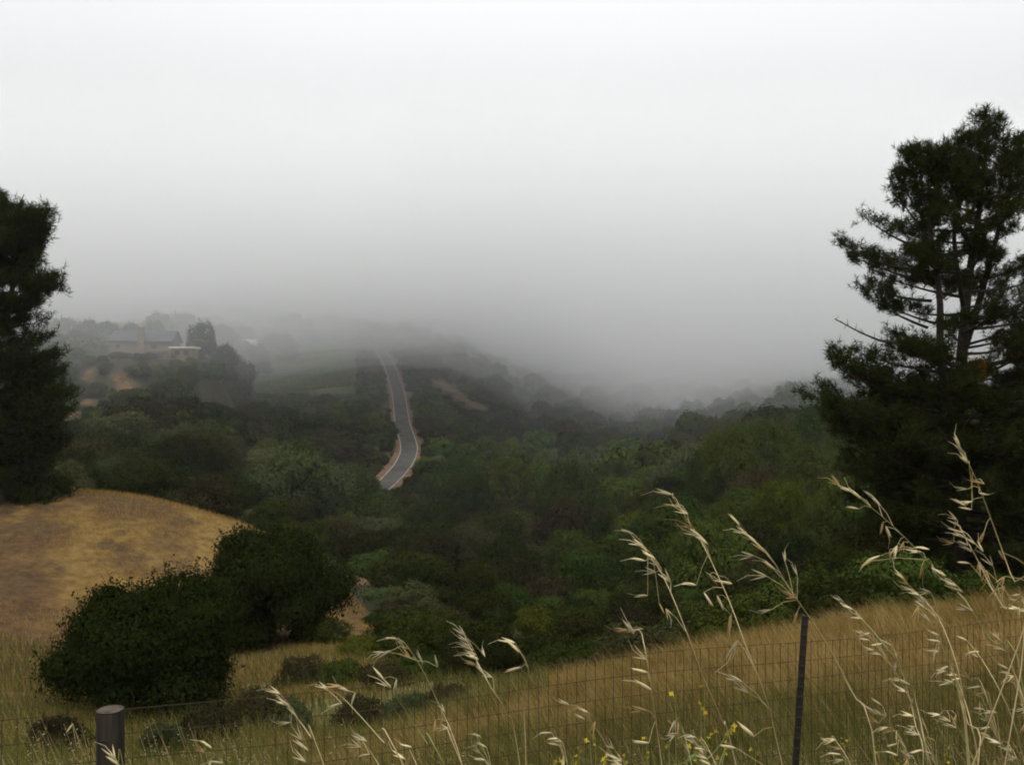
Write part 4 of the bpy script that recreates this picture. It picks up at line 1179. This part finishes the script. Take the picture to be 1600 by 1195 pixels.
# ================================================================== grass
def blades(name, pts, hts, wid, lean, mat, r, seg=2, label=None, parent=None):
    """tapering bent blades; pts n x 3"""
    n = len(pts)
    a = r.uniform(0, 6.283, n)
    ld = lean[None, :2] + r.normal(size=(n, 2)) * .32
    side = np.stack([np.cos(a), np.sin(a) * .4, 0 * a], 1); side /= np.linalg.norm(side, axis=1)[:, None]
    V = []; 
    for q in range(seg + 1):
        f = q / seg
        c = pts + np.stack([ld[:, 0] * hts * f ** 1.8, ld[:, 1] * hts * f ** 1.8, hts * f * (1 - .08 * f)], 1)
        w = (wid * (1 - .85 * f))[:, None] if q < seg else (wid * .08)[:, None]
        V += [c - side * w, c + side * w]
    V = np.stack(V, 1).reshape(-1, 3); st = 2 * (seg + 1)
    F = np.concatenate([np.stack([np.arange(n) * st + 2*q, np.arange(n) * st + 2*q + 1, np.arange(n) * st + 2*q + 3, np.arange(n) * st + 2*q + 2], 1) for q in range(seg)])
    o = mobj(name, arr_mesh(name, V, F, mat), parent)
    tag(o, label, "grass" if parent is None else None, None, "stuff")
    return o

wind = np.array([-.35, 0.0, 0])
r = np.random.default_rng(11)
def scatter(n, d0, d1, p0, p1, pw=1.0):
    d = d0 * (d1 / d0) ** (r.random(n) ** pw); px = r.uniform(p0, p1, n); x = (px - CX) / FPX * d
    return np.stack([x, d, ground_z(x, d)], 1), px, d
# golden field beyond the fence
pts, px, d = scatter(85000, 9.2, 21, -120, 1720)
k = ((px > 330 + 120 * r.random(len(px))) | (d < 9)) & (d < np.interp(px, [300, 480, 760, 1000], [22, 16.5, 18, 22]))
pts = pts[k]; d = d[k]
clump = .5 + .5 * np.sin(pts[:, 0] * 2.3 + np.sin(pts[:, 1] * 1.7)) * np.sin(pts[:, 1] * 1.9 + 1)
blades("dry_grass", pts, r.uniform(.16, .44, len(pts)) * (.6 + .75 * clump), .0022 * (d / 8) ** .7, wind, M['gold'], r, 2, "golden dry grass covering the field beyond the wire fence")
# mixed green and straw grass of the near bank
pts, px, d = scatter(92000, 3.0, 11.0, -150, 1750, .8)
blades("bank_grass", pts, r.uniform(.25, .75, len(pts)) * np.where(d < 5, 1.0, .8), .0016 * np.ones(len(pts)) * (d / 4) ** .6, wind * .8, M['mixgrass'], r, 2, "tangled green and straw coloured grass along the fence")
# the left hollow
pts, px, d = scatter(44000, 9, 33, -150, 860)
k = (px < 480) | (d > 14); pts = pts[k]; px = px[k]; d = d[k]
blades("hollow_grass", pts, r.uniform(.2, .6, len(pts)), .0045 * (d / 12) ** .7, wind * .6, M['mixgrass'], r, 2, "rough olive grass in the hollow around the wide leafy tree")
# pale seed heads hanging over the near grass
pts, px, d = scatter(1500, 2.6, 7.5, -120, 1720)
hh = r.uniform(.45, .95, len(pts)) * np.where(d < 5, 1, .75)
n = len(pts); ldx = -.3 * hh + r.normal(size=n) * .08; ldy = r.normal(size=n) * .06
Vs = []; Fs = []
stem_w = .0009
sidev = np.array([1.0, .2, 0])
for f0, f1 in ((0, .5), (.5, 1)):
    a0 = pts + np.stack([ldx * f0 ** 1.8, ldy * f0, hh * f0], 1); a1 = pts + np.stack([ldx * f1 ** 1.8, ldy * f1, hh * f1], 1)
    Vs.append(np.stack([a0 - sidev * stem_w, a0 + sidev * stem_w, a1 + sidev * stem_w * .6, a1 - sidev * stem_w * .6], 1).reshape(-1, 3))
Vst = np.vstack(Vs); o = mobj("grass_stalk", arr_mesh("grass_stalk", Vst, np.arange(len(Vst)).reshape(-1, 4), M['oatstem']))
tag(o, "thin straw stalks standing in the grass along the fence", "grass", None, "stuff")
tipp = np.repeat(pts + np.stack([ldx, ldy, hh], 1), 6, 0); f = r.uniform(0, .22, len(tipp)); hr = np.repeat(hh, 6)
tipp += np.stack([-.3 * 1.0 * -f * hr, r.normal(size=len(tipp)) * .006, -f * hr], 1) + r.normal(size=tipp.shape) * .010
dirs = np.stack([r.uniform(-1, -.3, len(tipp)), r.normal(size=len(tipp)) * .2, r.uniform(-.7, .45, len(tipp))], 1); dirs /= np.linalg.norm(dirs, axis=1)[:, None]
sid = np.cross(dirs, np.array([0, 1.0, .2])); sid /= np.linalg.norm(sid, axis=1)[:, None]
ln = r.uniform(.012, .022, len(tipp))[:, None]
Vt = np.stack([tipp, tipp + dirs * ln * .45 + sid * .0019, tipp + dirs * ln, tipp + dirs * ln * .45 - sid * .0019], 1).reshape(-1, 3)
o = mobj("seed_husks", arr_mesh("seed_husks", Vt, np.arange(len(Vt)).reshape(-1, 4), M['husk']))
tag(o, "tiny pale seed husks scattered through the grass along the fence", "grass", None, "stuff")
# dry hill
pts, px, d = scatter(70000, 24, 62, -160, 600)
k = (pts[:, 1] < KN(px)) ; pts = pts[k]; d = d[k]; px = px[k]
pat = np.sin(pts[:, 0] * .55 + 1.1 * np.sin(pts[:, 1] * .33)) * np.sin(pts[:, 1] * .45 + .8 * np.sin(pts[:, 0] * .4)) + r.normal(size=len(pts)) * .25
k = ((pat > .0) | (d > 50)) & (r.random(len(px)) > np.clip((165 - px) / 150, 0, .85) * (d < 51)); pts = pts[k]; d = d[k]
blades("hill_grass", pts, r.uniform(.10, .30, len(pts)), .010 * np.ones(len(pts)), wind * .5, M['hillgold'], r, 1, "short golden grass in patches on the rounded dry hill")


# ================================================================== wild oats
def husk(mb, L, w, splay, roll):
    """one pointed glume as a slim folded lens"""
    prof = [(0, .25), (.18, .85), (.42, 1.0), (.7, .62), (1, .03)]
    base = len(mb.v); V = []
    c, s = math.cos(splay), math.sin(splay)
    for f, q in prof:
        x = f * L * c; z = f * L * s + .1 * L * s * f * f
        for k in range(4):
            a = roll + k * math.pi / 2
            V.append((x, q * w * math.cos(a), z + q * w * .55 * math.sin(a)))
    mb.add(V, [(i*4+k, i*4+(k+1) % 4, (i+1)*4+(k+1) % 4, (i+1)*4+k) for i in range(4) for k in range(4)])
SPK = []
for i, (spl, aw) in enumerate([(.13, 1), (.22, 1), (.06, 0), (.32, 1)]):
    for mm in ('spikelet', 'spikelet2'):
        mb = MB(); husk(mb, .031, .0024, spl, .3); husk(mb, .027, .0024, -spl, .8)
        if i != 2: husk(mb, .020, .0022, 0.02, .1)
        if aw:
            mb.tube([(.012, 0, 0), (.030, .003, .004 * spl), (.046, .010, .010)], [.0005, .0004, .0002], 3, False)
        SPK.append(mb.mesh("spikelet", M[mm], True))


OATS = [  # label, distance, stem polyline in photo pixels (tip first), spikelets (x, y, angle in the picture, size)
    ("tall wild oat with nodding tip and large pale husks, left of the steel post", 1.25,
     [(1050, 775), (1085, 828), (1108, 870), (1138, 935), (1166, 1010), (1200, 1100), (1222, 1195)],
     [(1052, 774, 200, 1.15), (1063, 792, 186, 1.0), (1075, 803, 205, 1.0), (1084, 826, 208, 1.1), (1094, 838, 205, 1.1), (1106, 850, 222, 1.3), (1144, 912, 195, 1.0), (1088, 914, 190, 1.0), (1108, 897, 60, .9), (1100, 925, 60, .9), (1120, 930, 62, .9), (1142, 960, 100, 1.3), (1152, 1000, 110, 1.4), (1170, 1082, 215, 1.2), (1160, 1065, 195, 1.0), (1178, 1150, 222, 1.3), (1150, 1168, 200, 1.1)]),
    ("wild oat with a close row of pale husks left of the tallest nodding one", 1.3,
     [(984, 832), (1018, 872), (1042, 912), (1072, 985), (1100, 1060), (1130, 1130), (1150, 1195)],
     [(990, 834, 205, .9), (1005, 852, 200, .9), (1015, 862, 215, .9), (1024, 873, 205, .9), (1032, 885, 215, .9), (1008, 876, 188, .9), (1025, 894, 190, .8), (1048, 910, 230, 1.0), (1012, 930, 180, .8), (1030, 942, 60, .7), (1040, 950, 62, .7)]),
    ("wild oat whose stem crosses the top of the dark steel post", 1.3,
     [(1148, 813), (1170, 838), (1205, 872), (1232, 918), (1252, 946), (1290, 1002), (1330, 1080), (1370, 1195)],
     [(1155, 820, 225, .9), (1168, 834, 205, .9), (1182, 848, 220, 1.0), (1197, 864, 225, 1.0), (1178, 868, 180, .9), (1210, 890, 225, 1.0), (1198, 900, 188, 1.1), (1227, 878, 260, .7), (1246, 900, 250, .8), (1245, 934, 200, .9), (1205, 952, 170, .8), (1246, 955, 100, .9)]),
    ("long wild oat slanting down from below the pine with a spread head", 1.35,
     [(1295, 749), (1340, 776), (1400, 826), (1460, 888), (1502, 932), (1550, 1002), (1600, 1078)],
     [(1312, 758, 215, .9), (1330, 768, 205, .9), (1345, 778, 215, .9), (1366, 777, 220, .7), (1376, 790, 225, .8), (1342, 795, 188, .8), (1380, 815, 100, .8), (1384, 822, 70, .8), (1402, 852, 120, .8), (1390, 858, 95, .8), (1412, 846, 100, .8), (1375, 868, 150, .9), (1362, 876, 160, .9), (1440, 862, 185, .9), (1452, 858, 190, .9), (1456, 880, 80, .7), (1440, 885, 80, .7), (1478, 900, 205, 1.0), (1495, 916, 205, 1.0), (1505, 925, 200, 1.1), (1520, 955, 200, 1.1)]),
    ("tallest wild oat near the picture edge, its tip against the dark pine", 1.3,
     [(1494, 686), (1510, 716), (1532, 766), (1556, 832), (1582, 905), (1604, 970)],
     [(1500, 698, 235, .9), (1506, 708, 225, .9), (1514, 724, 225, 1.0), (1538, 756, 200, .7), (1530, 770, 20, .6), (1512, 764, 185, .9), (1520, 783, 170, .8), (1518, 796, 195, .8), (1508, 790, 210, .8), (1538, 830, 110, .8), (1570, 900, 130, .8), (1560, 860, 60, .7)]),
    ("wild oat with a dense drooping head under the tallest edge oat", 1.35,
     [(1490, 810), (1505, 835), (1525, 870), (1545, 910), (1568, 950), (1600, 1010)],
     [(1495, 812, 210, .8), (1500, 822, 205, .8), (1504, 832, 200, .8), (1508, 840, 205, .8), (1490, 848, 185, .9), (1512, 852, 205, .8), (1518, 862, 210, .8), (1524, 850, 215, .7), (1536, 862, 240, .7), (1515, 880, 190, .8), (1530, 878, 100, .8), (1540, 890, 80, .8), (1552, 885, 230, .8), (1545, 905, 250, .7), (1558, 920, 120, .9), (1570, 915, 130, .8)]),
    ("short wild oat with stacked husks above the field edge left of the dense head", 1.5,
     [(1406, 900), (1424, 918), (1444, 938), (1470, 972), (1500, 1060), (1515, 1195)],
     [(1412, 904, 225, .8), (1420, 914, 220, .8), (1428, 922, 190, .8), (1438, 930, 200, .8), (1446, 940, 205, .8), (1455, 925, 180, .8), (1436, 945, 110, .9)]),
    ("small wild oat with four pale husks just right of the steel post", 1.5,
     [(1310, 937), (1330, 955), (1350, 970), (1385, 1012), (1422, 1065), (1450, 1195)],
     [(1320, 943, 220, .9), (1332, 952, 205, .8), (1340, 962, 190, .8), (1348, 966, 190, .8)]),
    ("wild oat with a bunched pale head left of centre in front of the dark bushes", 1.5,
     [(724, 990), (740, 1022), (765, 1070), (790, 1112), (812, 1195)],
     [(728, 994, 230, .9), (732, 1003, 205, .8), (736, 1010, 200, .9), (740, 1016, 200, .9), (744, 1022, 200, .9), (748, 1030, 205, .9), (758, 1026, 250, .6), (745, 1040, 200, .9), (756, 1052, 225, .9), (770, 1058, 200, .7)]),
    ("short wild oat with two curved husks right of the bunched head", 1.5,
     [(790, 998), (806, 1010), (818, 1028), (826, 1050), (818, 1100), (822, 1195)],
     [(805, 1004, 195, 1.0), (814, 1020, 225, 1.1), (815, 1042, 170, 1.0)]),
    ("wild oat with brownish side husks left of the bunched head", 1.5,
     [(610, 996), (632, 1004), (660, 1046), (682, 1092), (704, 1140), (722, 1195)],
     [(622, 998, 190, .8), (632, 1012, 240, .9), (642, 1028, 210, 1.0), (612, 1016, 160, 1.0), (600, 1018, 165, .8), (661, 1036, 240, .9), (684, 1042, 262, .8)]),
    ("wild oat with two husks leaning below the brownish one", 1.5,
     [(590, 1052), (612, 1078), (640, 1120), (668, 1162), (694, 1195)],
     [(600, 1062, 235, 1.0), (612, 1074, 215, 1.0), (620, 1060, 100, .7)]),
    ("low wild oat bending far over toward the dark oak", 1.4,
     [(500, 1072), (530, 1085), (560, 1115), (600, 1160), (630, 1195)],
     [(512, 1076, 200, .8), (532, 1072, 185, .9), (545, 1080, 205, .9), (534, 1098, 160, .8), (555, 1082, 110, .8)]),
    ("leftmost tall wild oat of the row, between the wooden post and the dark oak", 1.4,
     [(424, 1078), (444, 1096), (462, 1118), (486, 1152), (506, 1195)],
     [(438, 1084, 205, .9), (452, 1102, 210, .9), (464, 1120, 230, .9), (455, 1128, 180, .8), (472, 1156, 225, 1.0), (482, 1172, 215, 1.1), (478, 1190, 220, 1.0)]),
    ("wild oat with a low nodding head, left of the one with a close row", 1.35,
     [(972, 985), (998, 984), (1006, 1005), (1014, 1050), (1024, 1120), (1034, 1195)],
     [(982, 984, 180, .9), (1005, 982, 175, 1.0), (990, 990, 235, 1.0), (1010, 1030, 215, 1.0), (1012, 1050, 190, 1.0), (1018, 1078, 215, 1.2), (1012, 1110, 185, 1.1), (1014, 1160, 190, 1.0)]),
    ("wild oat stub with two husks in front of the wooden post", 1.3, [(172, 1178), (184, 1192), (200, 1240)], [(180, 1186, 235, 1.0), (188, 1196, 225, 1.0)]),
    ("stray wild oat with a single husk beside the wooden post", 1.6, [(112, 1128), (118, 1160), (124, 1240)], [(114, 1130, 130, .7)]),
]


def build_oat(label, dist, stem, spk, seed, group='wild oats in front of the fence'):
    r = random.Random(seed)
    line = [P(x, y, dist + .10 * math.sin(i * .9 + seed)) for i, (x, y) in enumerate(stem)]
    low = line[-1]; prev = line[-2]
    dv_ = (low - prev); zg = gz(low[0], low[1]) - .03
    drop = max(low[2] - zg, .05)
    sx = min(max(dv_[0] / max(abs(dv_[2]), 1e-3), -.8), .8)
    low2 = low + np.array([sx * .30 * drop, 0, -drop * .5]); foot = low + np.array([sx * .38 * drop, 0, -drop]); foot[2] = gz(foot[0], foot[1]) - .03
    pts = resample(line + [low2, foot], 30)[::-1]
    e = empty('wild_oat', tuple(pts[0])); tag(e, label, 'wild oat', group)
    off = pts[0]
    mb = MB(); mb.tube(pts - off, np.interp(np.linspace(0, 1, 30), [0, .5, .85, 1], [.00105, .00082, .00056, .00028]) * (dist / 1.3), 5)
    mb.build("stem", M['oatstem'] if seed % 4 else M['greenstem'], e, True)
    ped = MB()
    for (x, y, ang, sz) in spk:
        dd = dist + r.uniform(-.04, .04); p = P(x, y, dd)
        k = int(np.argmin(np.abs(pts - p).sum(1) + np.where(pts[:, 2] > p[2] + .012, .05, 0)))
        q = pts[min(k, 29)]
        if np.linalg.norm(p - q) > .004:
            ped.tube([q - off, (p + q) / 2 - off + np.array([0, 0, .004]), p - off], [.0005, .0004, .0004], 3, False)
        brown = r.random() < (.7 if 50 < ang < 135 else .12)
        o = mobj("spikelet", SPK[2 * r.randrange(4) + (1 if brown else 0)], e)
        o.location = p - off
        a = R(ang + r.uniform(-5, 5))                   # 0 = right, 90 = down, 180 = left, 270 = up
        v = Vector((math.cos(a), r.uniform(-.3, .3), -math.sin(a)))
        if 180 < ang < 270: v = Vector((math.cos(a), r.uniform(-.3, .3), -math.sin(a)))
        o.rotation_mode = 'QUATERNION'
        qq = v.to_track_quat('X', 'Z')
        from mathutils import Quaternion
        o.rotation_quaternion = qq @ Quaternion((1, 0, 0), r.uniform(0, 6.28))
        s = sz * dist / 1.25 * .82
        o.scale = (s, s, s)
    if ped.v: ped.build("pedicel", M['oatstem'], e)
    return e
for i, (lb, dist, stem, spk) in enumerate(OATS):
    build_oat(lb, dist, stem, spk, i + 1)

# the crowd of smaller oats in the lower right corner and along the bank
EXTRA = [(1350, 985), (1390, 1000), (1420, 1060), (1460, 990), (1485, 1040), (1510, 1000), (1530, 1060), (1560, 985), (1580, 1040), (1595, 1100), (1440, 1120), (1400, 1145), (1480, 1110),
         (1545, 1120), (1370, 1100), (1575, 1160), (1300, 1150), (1095, 1150), (900, 1100), (865, 1140), (690, 1110), (560, 1150), (1455, 945), (1590, 930), (1425, 1180), (640, 1170), (745, 1150), (960, 1170), (1060, 1120), (325, 1165)]
r2 = random.Random(5)
EXTRA.sort()
cnt = {}
for i, (x, y) in enumerate(EXTRA):
    dist = r2.uniform(1.5, 2.4); ln = r2.uniform(90, 150); lean = r2.uniform(.25, .75)
    stem = [(x, y), (x + ln * .25 * lean, y + ln * .2), (x + ln * .6 * lean, y + ln * .6), (x + ln * .85 * lean, y + ln), (x + ln * 1.1 * lean, y + ln * 1.6)]
    spk = []
    for k in range(r2.randrange(4, 8)):
        f = k / 7; spk.append((x + ln * .5 * f * lean + r2.uniform(-14, 10), y + ln * .5 * f + r2.uniform(-4, 6), r2.choice((190, 200, 205, 215, 225, 180, 100, 170)) + r2.uniform(-8, 8), r2.uniform(.6, .85)))
    side = 'below the pine' if x > 1290 else ('in front of the golden field' if x > 800 else 'in front of the dark trees')
    c_ = cnt[side] = cnt.get(side, 0) + 1
    build_oat('small pale wild oat ' + side + ', ' + ORD[c_ - 1] + ' from the left', dist, stem, spk, 100 + i, 'small wild oats ' + side)

# yellow flowering weeds by the fence
mb = MB()
for k in range(4):
    a = k * math.pi / 2
    c, s = math.cos(a), math.sin(a)
    mb.add([(0, 0, 0), (.004 * c - .003 * s, .004 * s + .003 * c, .003), (.010 * c, .010 * s, .004), (.004 * c + .003 * s, .004 * s - .003 * c, .003)], [(0, 1, 2, 3)])
mb.tube([(0, 0, -.006), (0, 0, .003)], .0012, 4)
FLOW = mb.mesh("flower", M['petal'])
r3 = random.Random(9)
WEEDS = [(1100, 1068), (1055, 1085), (1075, 1120), (1120, 1130), (1010, 1150), (1140, 1165), (930, 1150), (905, 1165), (955, 1135), (975, 1180), (1320, 1160), (1330, 1130), (1045, 1160), (870, 1180), (1285, 1175), (1180, 1170), (1365, 1170), (820, 1165), (1095, 1100), (1475, 1165), (1060, 1185)]
WEEDS = WEEDS[::3] + WEEDS[1::3]
WEEDS.sort()
for i, (x, y) in enumerate(WEEDS):
    d = r3.uniform(2.9, 4.2); p = P(x, y, d); zg = gz(p[0], p[1])
    e = empty('mustard_plant', (p[0], p[1], zg))
    tag(e, ORD[i] + ' weed with tiny yellow flowers, counting from the left along the fence', 'weed', 'yellow flowering weeds ' + ('left of the post' if x < 1240 else 'right of the post'))
    H = p[2] - zg
    mb = MB(); mb.tube([(0.03, 0, -.02), (.01, .01, H * .5), (0, 0, H)], [.003, .0022, .0012], 5)
    tips_ = [(0, 0, H)]
    for k in range(5):
        a = r3.uniform(0, 6.28); q = r3.uniform(.05, .14); zz = H * r3.uniform(.6, .85); t3 = (q * math.cos(a), q * math.sin(a), min(H, zz + r3.uniform(.08, .2)))
        mb.tube([(0.005, 0.003, zz), (t3[0] * .6, t3[1] * .6, (zz + t3[2]) / 2), t3], [.0016, .0012, .0009], 4, False); tips_.append(t3)
    mb.build("stem", M['greenstem'], e)
    rr = np.random.default_rng(i); n = 26
    zz = rr.uniform(.1, .85, n) * H
    V, Fq = leaf_quads(np.stack([rr.normal(size=n) * .04, rr.normal(size=n) * .04, zz], 1), rr.normal(size=(n, 3)) + [0, 0, .6], .03, rr, .3)
    mobj("leaves", arr_mesh("weed_leaves", V, Fq, M['weed']), e)
    for t3 in tips_:
        for k in range(r3.randrange(1, 4)):
            o = mobj("flower", FLOW, e); o.location = (t3[0] + r3.uniform(-.015, .015), t3[1] + r3.uniform(-.015, .015), t3[2] + r3.uniform(-.03, .005))
            o.rotation_euler = (r3.uniform(-.9, .9), r3.uniform(-.9, .9), r3.uniform(0, 6))
            s = r3.uniform(.8, 1.4); o.scale = (s, s, s)
print("objects", len(bpy.data.objects), "far", len(far_pts), "ind", n_ind, "near shrubs", n_sh)
